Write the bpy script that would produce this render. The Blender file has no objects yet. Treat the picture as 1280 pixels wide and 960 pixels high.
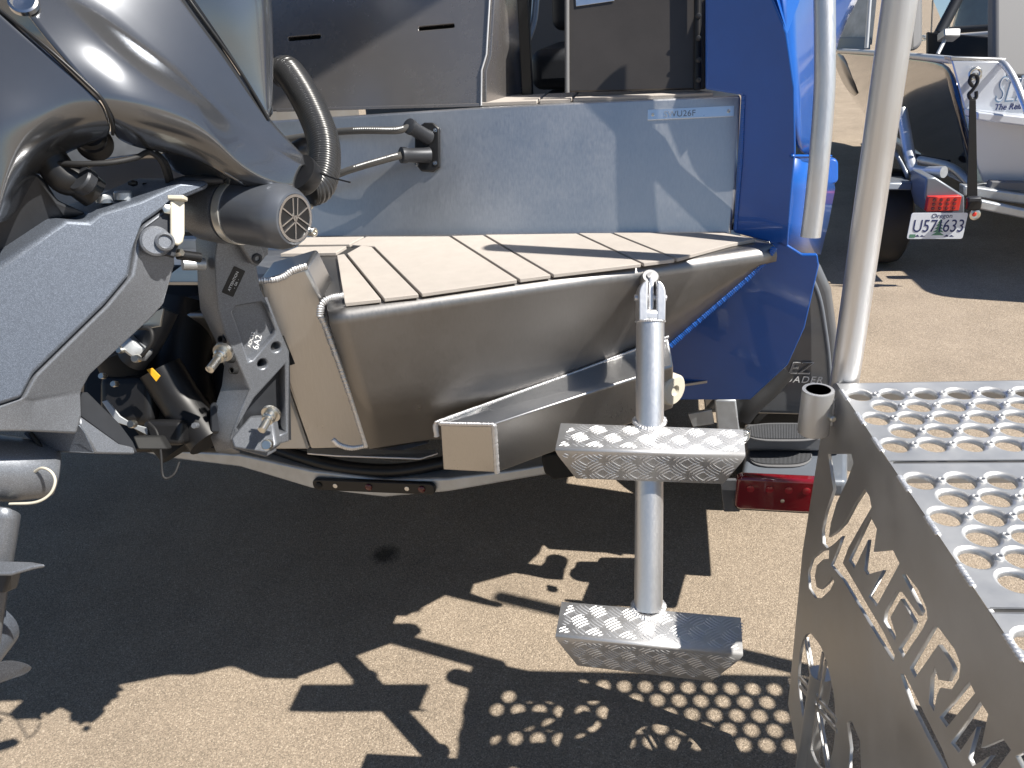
import bpy, bmesh, math, random
from mathutils import Vector, Matrix
random.seed(4)
scn = bpy.context.scene
COL = scn.collection
# ------------------------------------------------------------------ camera
FPX, HCAM = 961.0, 1.65
PITCH, ROLL = math.radians(26), math.radians(3.8)
FW = Vector((0, math.cos(PITCH), -math.sin(PITCH)))
R0 = Vector((1, 0, 0)); U0 = R0.cross(FW)
RT = R0*math.cos(ROLL) - U0*math.sin(ROLL); UP = RT.cross(FW)
CAM = Vector((0, 0, HCAM))
cd = bpy.data.cameras.new('camera'); cam = bpy.data.objects.new('camera', cd); COL.objects.link(cam)
cam.matrix_world = Matrix(((RT.x, UP.x, -FW.x, 0), (RT.y, UP.y, -FW.y, 0), (RT.z, UP.z, -FW.z, HCAM), (0, 0, 0, 1)))
cd.sensor_width = 36; cd.lens = 36*FPX/1280; cd.clip_start = .02; cd.clip_end = 1000
scn.camera = cam
# ------------------------------------------------------------------ sky and sun
SUN = Vector((.76, -.34, 1.0)).normalized()          # towards the sun
w = bpy.data.worlds.new('World'); scn.world = w; w.use_nodes = True
nt = w.node_tree; nt.nodes.clear()
sky = nt.nodes.new('ShaderNodeTexSky'); sky.sky_type = 'NISHITA'; sky.sun_disc = False
sky.sun_elevation = math.asin(SUN.z); sky.sun_rotation = math.atan2(SUN.x, SUN.y)
sky.air_density = 1.0; sky.dust_density = .15; sky.ozone_density = 3.0
bg = nt.nodes.new('ShaderNodeBackground'); bg.inputs['Strength'].default_value = .053
wo = nt.nodes.new('ShaderNodeOutputWorld')
nt.links.new(sky.outputs[0], bg.inputs[0]); nt.links.new(bg.outputs[0], wo.inputs[0])
sd = bpy.data.lights.new('sun', 'SUN'); sd.energy = 4.9; sd.angle = math.radians(.53); sd.color = (1, .95, .87)
sun = bpy.data.objects.new('sun', sd); COL.objects.link(sun); sun.location = (6, -3, 9)
sun.rotation_euler = (-SUN).to_track_quat('-Z', 'Y').to_euler()
scn.view_settings.view_transform = 'Standard'; scn.view_settings.look = 'None'
scn.view_settings.gamma = 1; scn.view_settings.use_curve_mapping = False
scn.view_settings.exposure = .78
# ------------------------------------------------------------------ geometry helpers
YAW = math.radians(12)
XB = Vector((math.cos(YAW), -math.sin(YAW), 0)); YB = Vector((math.sin(YAW), math.cos(YAW), 0)); ZU = Vector((0, 0, 1))
def ray(x, y): return FW + RT*((x-640)/FPX) - UP*((y-480)/FPX)
def P(x, y, s): return CAM + ray(x, y)*s
def Z(x, y, z):
    d = ray(x, y); return CAM + d*((z-HCAM)/d.z)
def PL(x, y, o, n):
    d = ray(x, y); return CAM + d*((o-CAM).dot(n)/d.dot(n))
TT = math.radians(15); TN = YB*math.cos(TT)-ZU*math.sin(TT); TUP = ZU*math.cos(TT)+YB*math.sin(TT)
TO = YB*1.649+ZU*1.2
def T(x, y, d=0): return PL(x, y, TO+YB*d, TN)       # transom plane, d metres further forward
def B(x, y, z): return XB*x + YB*y + ZU*z            # boat axes
ORG = {}
def thing(name, loc, label, cat, group=None):
    o = bpy.data.objects.new(name, None); COL.objects.link(o); o.location = loc; o.empty_display_size = .1
    ORG[o] = Vector(loc); tag(o, label, cat, group); return o
def tag(o, label=None, cat=None, group=None, kind=None):
    if label: o['label'] = label
    if cat: o['category'] = cat
    if group: o['group'] = group
    if kind: o['kind'] = kind
    return o
def link(name, me, m, parent=None, bevel=0, seg=2, subs=0, solid=0, smooth=False, loc=None, ang=35):
    o = bpy.data.objects.new(name, me); COL.objects.link(o)
    if m: me.materials.append(m)
    if parent is not None:
        ORG[o] = ORG[parent]; off = ORG[parent]; o.parent = parent
    else:
        off = Vector(loc) if loc is not None else Vector((0, 0, 0)); ORG[o] = off; o.location = off
    if off.length: me.transform(Matrix.Translation(-off))
    if smooth:
        for p in me.polygons: p.use_smooth = True
    if solid:
        md = o.modifiers.new('solid', 'SOLIDIFY'); md.thickness = solid; md.offset = -1
    if bevel:
        md = o.modifiers.new('bevel', 'BEVEL'); md.width = bevel; md.segments = seg; md.limit_method = 'ANGLE'; md.angle_limit = math.radians(ang)
        md.harden_normals = False
        for p in me.polygons: p.use_smooth = True
        try: me.set_sharp_from_angle(angle=math.radians(50))
        except Exception: pass
    if subs:
        md = o.modifiers.new('sub', 'SUBSURF'); md.levels = subs; md.render_levels = subs
        for p in me.polygons: p.use_smooth = True
    return o
def mesh(name, v, f, m, parent=None, **k):
    me = bpy.data.meshes.new(name); me.from_pydata([tuple(p) for p in v], [], f)
    bm = bmesh.new(); bm.from_mesh(me); bmesh.ops.recalc_face_normals(bm, faces=bm.faces); bm.to_mesh(me); bm.free()
    me.update(); return link(name, me, m, parent, **k)
def prism(pts, vec):
    n = len(pts); v = list(pts) + [Vector(p)+vec for p in pts]
    f = [list(range(n)), list(range(2*n-1, n-1, -1))] + [[i, i+n, (i+1) % n+n, (i+1) % n] for i in range(n)]
    return v, f
def plate(name, pts, vec, m, parent=None, **k):
    k.setdefault('bevel', .0015); v, f = prism(pts, vec); return mesh(name, v, f, m, parent, **k)
def box(name, c, u, v, w_, m, parent=None, **k):     # centre and three half vectors
    pts = [c-u-v-w_, c+u-v-w_, c+u+v-w_, c-u+v-w_]
    return plate(name, pts, w_*2, m, parent, **k)
def rrect(c, u, v, r, n=4):                           # rounded rectangle; u, v half vectors
    a, b = u.length, v.length; eu, ev = u/a, v/b; r = min(r, a*.99, b*.99); out = []
    for q, (sx, sy) in enumerate(((1, 1), (-1, 1), (-1, -1), (1, -1))):
        for i in range(n+1):
            t = math.pi/2*(q+i/n)
            out.append(c + eu*(sx*(a-r)+r*math.cos(t)) + ev*(sy*(b-r)+r*math.sin(t)))
    return out
def circ(c, u, v, r, n=20, ph=0): return [c + u*(r*math.cos(ph+2*math.pi*i/n)) + v*(r*math.sin(ph+2*math.pi*i/n)) for i in range(n)]
def holed(name, outline, holes, o, u, v, thick, m, parent=None, bev=0, **k):
    """flat sheet with real openings; front at the frame plane, thickness along -n"""
    n = u.cross(v).normalized(); cu = bpy.data.curves.new('tmp', 'CURVE'); cu.dimensions = '2D'; cu.fill_mode = 'BOTH'
    cu.extrude = thick/2-bev; cu.bevel_depth = bev; cu.bevel_resolution = 1; cu.offset = -bev
    for loop in [outline]+holes:
        sp = cu.splines.new('POLY'); sp.points.add(len(loop)-1); sp.use_cyclic_u = True
        for i, p in enumerate(loop):
            d = Vector(p)-o; sp.points[i].co = (d.dot(u), d.dot(v), 0, 1)
    to = bpy.data.objects.new('tmp', cu); COL.objects.link(to)
    dg = bpy.context.evaluated_depsgraph_get(); me = bpy.data.meshes.new_from_object(to.evaluated_get(dg))
    bpy.data.objects.remove(to); bpy.data.curves.remove(cu)
    M = Matrix(((u.x, v.x, n.x, o.x), (u.y, v.y, n.y, o.y), (u.z, v.z, n.z, o.z), (0, 0, 0, 1)))
    me.transform(M @ Matrix.Translation((0, 0, -thick/2))); me.materials.clear(); me.name = name
    return link(name, me, m, parent, **k)
def spline(pts, n=6):
    pts = [Vector(p) for p in pts]
    if len(pts) < 3: return [pts[0].lerp(pts[1], i/n) for i in range(n+1)]
    q = [2*pts[0]-pts[1]]+pts+[2*pts[-1]-pts[-2]]; out = []
    for i in range(1, len(q)-2):
        a, b, c, d = q[i-1:i+3]
        for j in range(n):
            t = j/n; out.append(.5*((2*b)+(c-a)*t+(2*a-5*b+4*c-d)*t*t+(3*b-a-3*c+d)*t**3))
    return out+[pts[-1]]
def sweep(path, rad, n=12, caps=True, flat=None):
    """rings along a path; rad number or function of index; flat=(normal, factor) squashes"""
    V, Fc = [], []; N = len(path); t0 = (path[1]-path[0]).normalized()
    u = t0.orthogonal().normalized() if flat is None else flat[0].normalized()
    for i, p in enumerate(path):
        t = (path[min(i+1, N-1)]-path[max(i-1, 0)]).normalized()
        u = (u-t*u.dot(t)).normalized(); v = t.cross(u); r = rad(i) if callable(rad) else rad
        for k in range(n):
            a = 2*math.pi*k/n; ru = r*(flat[1] if flat else 1)
            V.append(p+u*(ru*math.cos(a))+v*(r*math.sin(a)))
    for i in range(N-1):
        for k in range(n): Fc.append([i*n+k, i*n+(k+1) % n, (i+1)*n+(k+1) % n, (i+1)*n+k])
    if caps: Fc += [list(range(n-1, -1, -1)), list(range((N-1)*n, N*n))]
    return V, Fc
def tube(name, pts, r, m, parent=None, n=14, sm=6, caps=True, **k):
    path = spline(pts, sm) if sm else [Vector(p) for p in pts]
    v, f = sweep(path, r, n, caps); o = mesh(name, v, f, m, parent, smooth=True, **k)
    try: o.data.set_sharp_from_angle(angle=math.radians(60))
    except Exception: pass
    return o
def lathe(name, o, d, prof, m, parent=None, n=32, **k):   # prof: (along, radius)
    d = Vector(d).normalized(); u = d.orthogonal().normalized(); v = d.cross(u); V, Fc = [], []
    for a, r in prof:
        for i in range(n):
            t = 2*math.pi*i/n; V.append(o+d*a+u*(r*math.cos(t))+v*(r*math.sin(t)))
    L = len(prof)
    for j in range(L-1):
        for i in range(n): Fc.append([j*n+i, j*n+(i+1) % n, (j+1)*n+(i+1) % n, (j+1)*n+i])
    if prof[0][1] > 1e-5: Fc.append(list(range(n)))
    if prof[-1][1] > 1e-5: Fc.append(list(range((L-1)*n, L*n)))
    ob = mesh(name, V, Fc, m, parent, smooth=True, **k)
    try: ob.data.set_sharp_from_angle(angle=math.radians(32))
    except Exception: pass
    return ob
def weld(name, pts, r, parent, nrm, pitch=.0042, sm=10, m=None):
    """a stack-of-dimes bead: overlapping ripples along the seam"""
    p0 = spline(pts, sm) if len(pts) > 2 else [pts[0].lerp(pts[1], i/10) for i in range(11)]
    L = [0]
    for a, b in zip(p0, p0[1:]): L.append(L[-1]+(b-a).length)
    path, i, s, st = [], 0, 0, pitch/4
    while s < L[-1]:
        while L[i+1] < s: i += 1
        path.append(p0[i].lerp(p0[i+1], (s-L[i])/max(1e-6, L[i+1]-L[i]))); s += st
    rr = random.Random(int(r*1e5)+len(path)); jit = [rr.uniform(.9, 1.1) for _ in range(len(path)//4+2)]
    prof = (1.0, .93, .82, .72)
    v, f = sweep(path, lambda i: r*jit[i//4]*prof[i % 4], 8, True, (nrm, .6))
    return mesh(name, v, f, m or M['weld'], parent, smooth=True)
def grid(name, rows, m, parent=None, subs=2, solid=.003, crease=(), **k):
    nj = len(rows[0]); v = [p for r_ in rows for p in r_]
    f = [[i*nj+j, i*nj+j+1, (i+1)*nj+j+1, (i+1)*nj+j] for i in range(len(rows)-1) for j in range(nj-1)]
    me = bpy.data.meshes.new(name); me.from_pydata([tuple(p) for p in v], [], f); me.update()
    if crease:
        at = me.attributes.new('crease_edge', 'FLOAT', 'EDGE')
        for e in me.edges:
            a, b = e.vertices
            for j, c in crease:
                if a % nj == j and b % nj == j: at.data[e.index].value = c
    # normals toward the camera side
    if me.polygons and (CAM-me.polygons[0].center).dot(me.polygons[0].normal) < 0: me.flip_normals()
    ob = link(name, me, m, parent)
    for p in me.polygons: p.use_smooth = True
    if subs:
        md = ob.modifiers.new('sub', 'SUBSURF'); md.levels = subs; md.render_levels = subs
    if solid:
        md = ob.modifiers.new('solid', 'SOLIDIFY'); md.thickness = solid; md.offset = -1
    return ob
def join(name, parts, m, parent=None, **k):            # several (v, f) lists as one part
    V, Fc = [], []
    for v, f in parts:
        n = len(V); V += list(v); Fc += [[i+n for i in q] for q in f]
    return mesh(name, V, Fc, m, parent, **k)
def lettering(name, body, o, u, v, size, m, parent=None, depth=.0008, outline=0, align='LEFT', shear=0, space=1.0):
    cu = bpy.data.curves.new('tmp', 'FONT'); cu.body = body; cu.size = size; cu.extrude = depth/2; cu.align_x = align; cu.shear = shear; cu.space_character = space
    cu.offset = outline
    to = bpy.data.objects.new('tmp', cu); COL.objects.link(to); dg = bpy.context.evaluated_depsgraph_get()
    me = bpy.data.meshes.new_from_object(to.evaluated_get(dg)); bpy.data.objects.remove(to); bpy.data.curves.remove(cu)
    n = u.cross(v).normalized(); me.materials.clear(); me.name = name
    me.transform(Matrix(((u.x, v.x, n.x, o.x), (u.y, v.y, n.y, o.y), (u.z, v.z, n.z, o.z), (0, 0, 0, 1))))
    return link(name, me, m, parent)
# ------------------------------------------------------------------ materials
M = {}
def mat(name, col, rough=.5, metal=0, coat=0, bump=0, bscale=400, var=0, vscale=8, rvar=0, stretch=None, flake=0, spec=.5, trans=0, ior=1.45, emit=0, aniso=0):
    m = bpy.data.materials.new(name); m.use_nodes = True; t = m.node_tree; b = t.nodes['Principled BSDF']; N = t.nodes.new; L = t.links.new
    b.inputs['Base Color'].default_value = (*col, 1); b.inputs['Roughness'].default_value = rough; b.inputs['Metallic'].default_value = metal
    b.inputs['Coat Weight'].default_value = coat; b.inputs['Coat Roughness'].default_value = .04; b.inputs['Specular IOR Level'].default_value = spec
    b.inputs['Transmission Weight'].default_value = trans; b.inputs['IOR'].default_value = ior
    if emit: b.inputs['Emission Color'].default_value = (*col, 1); b.inputs['Emission Strength'].default_value = emit
    tc = N('ShaderNodeTexCoord'); mp = N('ShaderNodeMapping'); L(tc.outputs['Object'], mp.inputs[0])
    if stretch: mp.inputs['Scale'].default_value = stretch; mp.inputs['Rotation'].default_value = (0, 0, YAW)
    if var or rvar:
        n1 = N('ShaderNodeTexNoise'); n1.inputs['Scale'].default_value = vscale; n1.inputs['Detail'].default_value = 7; n1.inputs['Roughness'].default_value = .62
        L(mp.outputs[0], n1.inputs[0])
        n0 = N('ShaderNodeTexNoise'); n0.inputs['Scale'].default_value = 5; n0.inputs['Detail'].default_value = 4; L(tc.outputs['Object'], n0.inputs[0])
        av = N('ShaderNodeMath'); av.operation = 'ADD'; L(n1.outputs['Fac'], av.inputs[0]); L(n0.outputs['Fac'], av.inputs[1])
        hf = N('ShaderNodeMath'); hf.operation = 'MULTIPLY'; hf.inputs[1].default_value = .5; L(av.outputs[0], hf.inputs[0])
        if var:
            r_ = N('ShaderNodeMapRange'); r_.inputs['From Min'].default_value = .3; r_.inputs['From Max'].default_value = .7
            r_.inputs['To Min'].default_value = 1-var; r_.inputs['To Max'].default_value = 1+var; L(hf.outputs[0], r_.inputs[0])
            mx = N('ShaderNodeVectorMath'); mx.operation = 'SCALE'; mx.inputs[0].default_value = col; L(r_.outputs[0], mx.inputs['Scale'])
            L(mx.outputs[0], b.inputs['Base Color'])
        if rvar:
            r2 = N('ShaderNodeMapRange'); r2.inputs['From Min'].default_value = .3; r2.inputs['From Max'].default_value = .7
            r2.inputs['To Min'].default_value = max(.03, rough-rvar); r2.inputs['To Max'].default_value = rough+rvar; L(hf.outputs[0], r2.inputs[0]); L(r2.outputs[0], b.inputs['Roughness'])
    if flake:
        vo = N('ShaderNodeTexVoronoi'); vo.inputs['Scale'].default_value = 1500; L(tc.outputs['Object'], vo.inputs[0])
        nm = N('ShaderNodeMix'); nm.data_type = 'RGBA'; nm.inputs['A'].default_value = (*[c*(1-flake) for c in col], 1); nm.inputs['B'].default_value = (*[min(1, c*(1+1.6*flake)) for c in col], 1)
        sx = N('ShaderNodeSeparateColor'); L(vo.outputs['Color'], sx.inputs[0]); pw = N('ShaderNodeMath'); pw.operation = 'POWER'; pw.inputs[1].default_value = 2.2; L(sx.outputs[0], pw.inputs[0])
        L(pw.outputs[0], nm.inputs['Factor']); L(nm.outputs['Result'], b.inputs['Base Color'])
        bu = N('ShaderNodeBump'); bu.inputs['Strength'].default_value = .06; bu.inputs['Distance'].default_value = .0004; L(vo.outputs['Color'], bu.inputs['Height']); L(bu.outputs[0], b.inputs['Normal'])
    elif bump:
        n2 = N('ShaderNodeTexNoise'); n2.inputs['Scale'].default_value = bscale; n2.inputs['Detail'].default_value = 5
        L(mp.outputs[0], n2.inputs[0]); bu = N('ShaderNodeBump'); bu.inputs['Strength'].default_value = bump; bu.inputs['Distance'].default_value = .001
        L(n2.outputs['Fac'], bu.inputs['Height']); L(bu.outputs[0], b.inputs['Normal'])
    M[name] = m; return m
mat('alu', (.50, .495, .49), .34, 1, var=.10, vscale=14, rvar=.09, bump=.05, bscale=60, stretch=(40, 40, 1.2))
mat('alu_wall', (.56, .57, .59), .40, .97, var=.10, vscale=9, rvar=.08, bump=.05, bscale=40, stretch=(34, 34, 1.0))
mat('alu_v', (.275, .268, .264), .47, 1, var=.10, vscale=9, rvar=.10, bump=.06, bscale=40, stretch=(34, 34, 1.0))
mat('alu_bright', (.66, .66, .665), .52, .78, var=.06, vscale=12, rvar=.06)
mat('alu_tube', (.74, .74, .75), .42, .93, var=.07, vscale=10, rvar=.08, bump=.05, bscale=70, stretch=(30, 30, 1.5))
mat('alu_dull', (.48, .48, .48), .42, 1, var=.10, vscale=18, rvar=.1, bump=.08, bscale=120)
mat('gang', (.58, .577, .57), .50, .82, var=.10, vscale=14, rvar=.10, bump=.06, bscale=150)
mat('weld', (.80, .80, .81), .45, .9, var=.12, vscale=90, rvar=.1, bump=.2, bscale=500)
mat('galv', (.50, .525, .55), .45, .65, var=.22, vscale=26, rvar=.12, bump=.12, bscale=160)
mat('pad', (.44, .40, .362), .86, 0, var=.07, vscale=40, bump=.5, bscale=900)
mat('groove', (.035, .034, .034), .8)
mat('grey_panel', (.27, .255, .25), .26, .72, var=.05, vscale=30, bump=.02, bscale=700, rvar=.05)
mat('blue', (.007, .092, .40), .32, 0, coat=.4, bump=.10, bscale=90, var=.1, vscale=12)
mat('cowl', (.155, .162, .176), .20, .8, coat=.5, var=.06, vscale=30)
mat('cowl_light', (.20, .215, .24), .2, .8, coat=.6, var=.06, vscale=30)
mat('engine', (.14, .160, .196), .42, .5, flake=.28)
mat('engine_dark', (.045, .048, .055), .45, .4, var=.15, vscale=40, bump=.15, bscale=600)
mat('engine_mid', (.20, .212, .235), .40, .5, flake=.2)
mat('cap', (.13, .142, .165), .36, .5, var=.1, vscale=40)
mat('black', (.012, .012, .013), .38, 0, var=.2, vscale=50)
mat('black_matte', (.012, .012, .012), .7, 0, var=.2, vscale=40, bump=.2, bscale=500)
mat('rubber', (.018, .018, .019), .62, bump=.2, bscale=500)
mat('hose', (.030, .030, .031), .28, 0, spec=.7)
mat('cable', (.10, .097, .092), .34, .2, spec=.6)
mat('white_metal', (.72, .71, .66), .32, .6)
mat('zinc', (.70, .68, .62), .30, 1, var=.1, vscale=80)
mat('cream', (.62, .58, .48), .55)
mat('chrome', (.62, .62, .63), .2, 1)
mat('white_ink', (.86, .86, .85), .6)
mat('tag', (.86, .90, .95), .30, 1, rvar=.06, vscale=60)
mat('tag_ink', (.20, .23, .28), .5, 0)
mat('red_mid', (.30, .012, .02), .2, 0, coat=.8)
mat('red_lens', (.17, .004, .009), .12, 0, coat=1, spec=.7)
mat('red_bright', (.70, .03, .02), .3, 0, coat=.6)
mat('red_dark', (.10, .004, .006), .25, 0, coat=.6)
mat('fender', (.12, .124, .132), .30, 0, coat=.6, var=.08, vscale=30)
mat('fender_grey', (.16, .18, .21), .35, .2, coat=.3)
mat('yellow', (.75, .38, .02), .5)
mat('door', (.060, .054, .050), .34, .3, coat=.2, var=.30, vscale=6, bump=.05, bscale=300)
mat('seat_grey', (.16, .16, .165), .6)
mat('canvas', (.42, .44, .46), .45, .2, var=.25, vscale=14, bump=.6, bscale=14)
mat('hull_white', (.62, .65, .70), .3, .2, coat=.4)
mat('hull_dark', (.055, .050, .060), .12, .55, coat=1, var=.25, vscale=5)
mat('hull_beige', (.36, .33, .30), .3, .3, coat=.4)
mat('letter_blue', (.20, .30, .42), .4)
mat('plate_white', (.72, .76, .80), .35)
mat('ink_navy', (.02, .03, .12), .5)
mat('tree_green', (.10, .24, .16), .5)
mat('glass', (.55, .65, .70), .03, 0, trans=.85, spec=.6)
mat('tan_wall', (.42, .36, .29), .8)
# ------------------------------------------------------------------ ground
def asphalt():
    m = bpy.data.materials.new('asphalt'); m.use_nodes = True; t = m.node_tree; b = t.nodes['Principled BSDF']; N = t.nodes.new; L = t.links.new
    tc = N('ShaderNodeTexCoord'); b.inputs['Roughness'].default_value = .92; b.inputs['Specular IOR Level'].default_value = .25
    def noise(sc, det=6, ro=.6):
        n = N('ShaderNodeTexNoise'); n.inputs['Scale'].default_value = sc; n.inputs['Detail'].default_value = det; n.inputs['Roughness'].default_value = ro; L(tc.outputs['Object'], n.inputs[0]); return n.outputs['Fac']
    v = N('ShaderNodeTexVoronoi'); v.inputs['Scale'].default_value = 330; L(tc.outputs['Object'], v.inputs[0])
    v2 = N('ShaderNodeTexVoronoi'); v2.inputs['Scale'].default_value = 150; L(tc.outputs['Object'], v2.inputs[0])
    sc = N('ShaderNodeSeparateColor'); L(v.outputs['Color'], sc.inputs[0])
    r1 = N('ShaderNodeValToRGB'); e = r1.color_ramp.elements
    e[0].position = .0; e[0].color = (.215, .176, .134, 1); e[1].position = 1; e[1].color = (.52, .432, .335, 1)
    k = e.new(.5); k.color = (.327, .264, .199, 1); k = e.new(.85); k.color = (.386, .313, .237, 1)
    L(sc.outputs[0], r1.inputs[0])
    big = N('ShaderNodeMapRange'); big.inputs['From Min'].default_value = .3; big.inputs['From Max'].default_value = .7; big.inputs['To Min'].default_value = .84; big.inputs['To Max'].default_value = 1.14
    L(noise(2.2, 8, .65), big.inputs[0])
    # dark bitumen pits between the stones
    pit = N('ShaderNodeMapRange'); pit.inputs['From Min'].default_value = .30; pit.inputs['From Max'].default_value = .46; pit.inputs['To Min'].default_value = .66; pit.inputs['To Max'].default_value = 1; L(noise(420, 3), pit.inputs[0])
    mu = N('ShaderNodeMath'); mu.operation = 'MULTIPLY'; L(big.outputs[0], mu.inputs[0]); L(pit.outputs[0], mu.inputs[1])
    # oil stain under the stern
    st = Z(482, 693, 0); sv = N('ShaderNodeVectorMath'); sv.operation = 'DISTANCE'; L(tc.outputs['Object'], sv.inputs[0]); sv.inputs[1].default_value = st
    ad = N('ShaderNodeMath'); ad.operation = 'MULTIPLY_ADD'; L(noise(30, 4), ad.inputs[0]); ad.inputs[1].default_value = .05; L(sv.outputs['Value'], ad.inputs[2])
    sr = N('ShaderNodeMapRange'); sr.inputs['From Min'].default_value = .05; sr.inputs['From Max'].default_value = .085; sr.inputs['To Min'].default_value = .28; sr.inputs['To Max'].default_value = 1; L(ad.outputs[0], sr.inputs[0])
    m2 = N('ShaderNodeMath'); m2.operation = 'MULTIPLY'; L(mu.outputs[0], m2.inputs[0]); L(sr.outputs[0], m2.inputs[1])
    sx = N('ShaderNodeVectorMath'); sx.operation = 'SCALE'; L(r1.outputs[0], sx.inputs[0]); L(m2.outputs[0], sx.inputs['Scale']); L(sx.outputs[0], b.inputs['Base Color'])
    h = N('ShaderNodeMath'); h.operation = 'MULTIPLY_ADD'; L(v2.outputs['Distance'], h.inputs[0]); h.inputs[1].default_value = -.6; L(noise(240, 4), h.inputs[2])
    h2 = N('ShaderNodeMath'); h2.operation = 'MULTIPLY_ADD'; L(v.outputs['Distance'], h2.inputs[0]); h2.inputs[1].default_value = -.8; L(h.outputs[0], h2.inputs[2])
    bu = N('ShaderNodeBump'); bu.inputs['Strength'].default_value = .75; bu.inputs['Distance'].default_value = .0028; L(h2.outputs[0], bu.inputs['Height']); L(bu.outputs[0], b.inputs['Normal'])
    return m
M['asphalt'] = asphalt()
g = mesh('ground', [(-300, -300, 0), (300, -300, 0), (300, 400, 0), (-300, 400, 0)], [[0, 1, 2, 3]], M['asphalt']); tag(g, kind='structure')
# ------------------------------------------------------------------ blue boat
boat = thing('aluminum_boat', (.3, 1.9, .45), 'blue and bare aluminum boat with a swim platform, its stern filling the picture', 'boat')
ZP = 1.2
# transom wall
a = [T(300, 150), T(345, 150), T(605, 133), T(760, 125), T(925, 118), T(926, 124), T(921, 230), T(913, 300), T(560, 320), T(250, 330)]
plate('transom_wall', a, TN*.02, M['alu_wall'], boat, bevel=.006, seg=3)
lp = [T(606, 133), T(760, 125), T(925, 118)]
# ledge behind the transom top with pads
zl = T(760, 125).z
l0, l1 = T(600, 133.5, .004), T(925, 118, .004); led = [l0, l1, l1+YB*.13, l0+YB*.13]
for i in range(4): led[i].z = zl-.004
plate('ledge_cap', led, ZU*-.006, M['alu_dull'], boat, bevel=.001)
cuts = [l0.dot(XB), l0.dot(XB)+.128, l0.dot(XB)+.20, l1.dot(XB)-.05]; yl = l0.dot(YB)+.003
for i in range(3):
    x0, x1 = cuts[i]+.003, cuts[i+1]-.003
    pl = [B(x0, yl, zl-.003), B(x1, yl, zl-.003), B(x1-(.0), yl+.13, zl-.003), B(x0, yl+.13, zl-.003)]
    if i == 2: pl = [B(x0, yl, zl-.003), B(x1, yl, zl-.003), B(x1-.01, yl+.03, zl-.003), B(x1-.07, yl+.13, zl-.003), B(x0, yl+.13, zl-.003)]
    plate('deck_pad', pl, ZU*.008, M['pad'], boat, bevel=.0015)
# swim platform: top sheet with a rolled edge, then the raked face
eA, eB = Z(409, 385.5, ZP), Z(965, 305, ZP); eM = Z(690, 345, ZP)
ed = (eB-eA).normalized(); nf = Vector((ed.y, -ed.x, 0)); tl = math.radians(14); nn = nf*math.cos(tl)-ZU*math.sin(tl); dn = (-ZU*math.cos(tl)-nf*math.sin(tl))
RB = .021
def face(x, y): return PL(x, y, eA+nf*RB*.9+ZU*-RB*.8, nn)
cols, NS = [], 26
for i in range(NS+1):
    t = i/NS; p = eA.lerp(eB, t); cols.append([])
    back = T(390+(905-390)*t, 295-5*t); back.z = ZP
    cols[-1].append(back); cols[-1].append(p)
    ang = math.pi/2-tl+math.radians(0)
    for k in range(1, 7):
        q = (math.pi/2+tl)*k/6
        cols[-1].append(p+nf*(RB*math.sin(q))-ZU*(RB*(1-math.cos(q))))
    low = face(462, 561).lerp(face(545, 549), min(1, t/.12)) if t < .12 else None
    # lower edge: along the bottom then climbing to the corner
    lx = 461+(968-461)*t
    yb = 561-12*min(1, t/.16) if lx < 640 else (549-(lx-640)*.02 if lx < 700 else (548-(lx-700)*.86 if lx < 835 else 432-(lx-835)*.88))
    last = cols[-1][-1]; L0 = face(lx, yb)
    L0 = L0 if L0.z < last.z-.004 else last+dn*.004
    cols[-1].append(last.lerp(L0, .5)); cols[-1].append(L0)
V = [p for c in cols for p in c]; nj = len(cols[0])
F_ = [[i*nj+j, i*nj+j+1, (i+1)*nj+j+1, (i+1)*nj+j] for i in range(NS) for j in range(nj-1)]
# slight dents / oil-canning of the face
def dent(p): return .0005*math.sin(p.x*13+p.z*7)+.0004*math.sin(p.x*29-p.z*17)
for i in range(NS+1):
    for j in range(nj-2, nj): V[i*nj+j] = V[i*nj+j]+nn*dent(V[i*nj+j])
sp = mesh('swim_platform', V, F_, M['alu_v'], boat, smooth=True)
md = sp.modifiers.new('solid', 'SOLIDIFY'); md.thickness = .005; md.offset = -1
sp.data.set_sharp_from_angle(angle=math.radians(40))
if sp.data.polygons[0].normal.z < 0: sp.data.flip_normals()
# foam deck pads on the platform, one per strip, with open grooves between
tl_ = 0
gr = [((432, 317), (478, 373)), ((466, 308), (525, 367)), ((563, 295), (648, 349)), ((605, 293.5), (690, 343)), ((722, 291.5), (803, 329)), ((765, 291), (845, 323))]
zpd = ZP+.008
def zz(q): return Z(q[0], q[1], zpd)
def edgept(x): return zz((x, 379.5+(x-430)*(302-379.5)/(955-430)))
def gshift(gq, s):
    a_, b_ = zz(gq[0]), zz(gq[1]); d = (b_-a_).normalized(); n_ = Vector((d.y, -d.x, 0))
    if n_.x > 0: n_ = -n_
    return a_+n_*s, b_+n_*s
G = .0030
polys = []
l0, l1 = gshift(gr[0], G); polys.append([zz((421, 319)), l0, l1, zz((431, 378.5))])
for i in range(5):
    a0, a1 = gshift(gr[i], -G); b0, b1 = gshift(gr[i+1], G)
    p_ = [a0, b0, b1, a1]
    if i == 1: p_ = [a0, zz((440, 306)), zz((458, 295.6)), b0, b1, a1]
    if i == 0: p_ = [a0, zz((452, 306.5)), b0, b1, a1]
    polys.append(p_)
a0, a1 = gshift(gr[5], -G); polys.append([a0, zz((905, 291)), zz((945, 298.5)), zz((915, 304)), a1])
polys.append([zz((380, 296.5)), zz((455, 295.6)), zz((437, 305)), zz((372, 306))])
polys.append([zz((372, 308.5)), zz((433, 307.5)), zz((420, 315.5)), zz((350, 317))])
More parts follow.
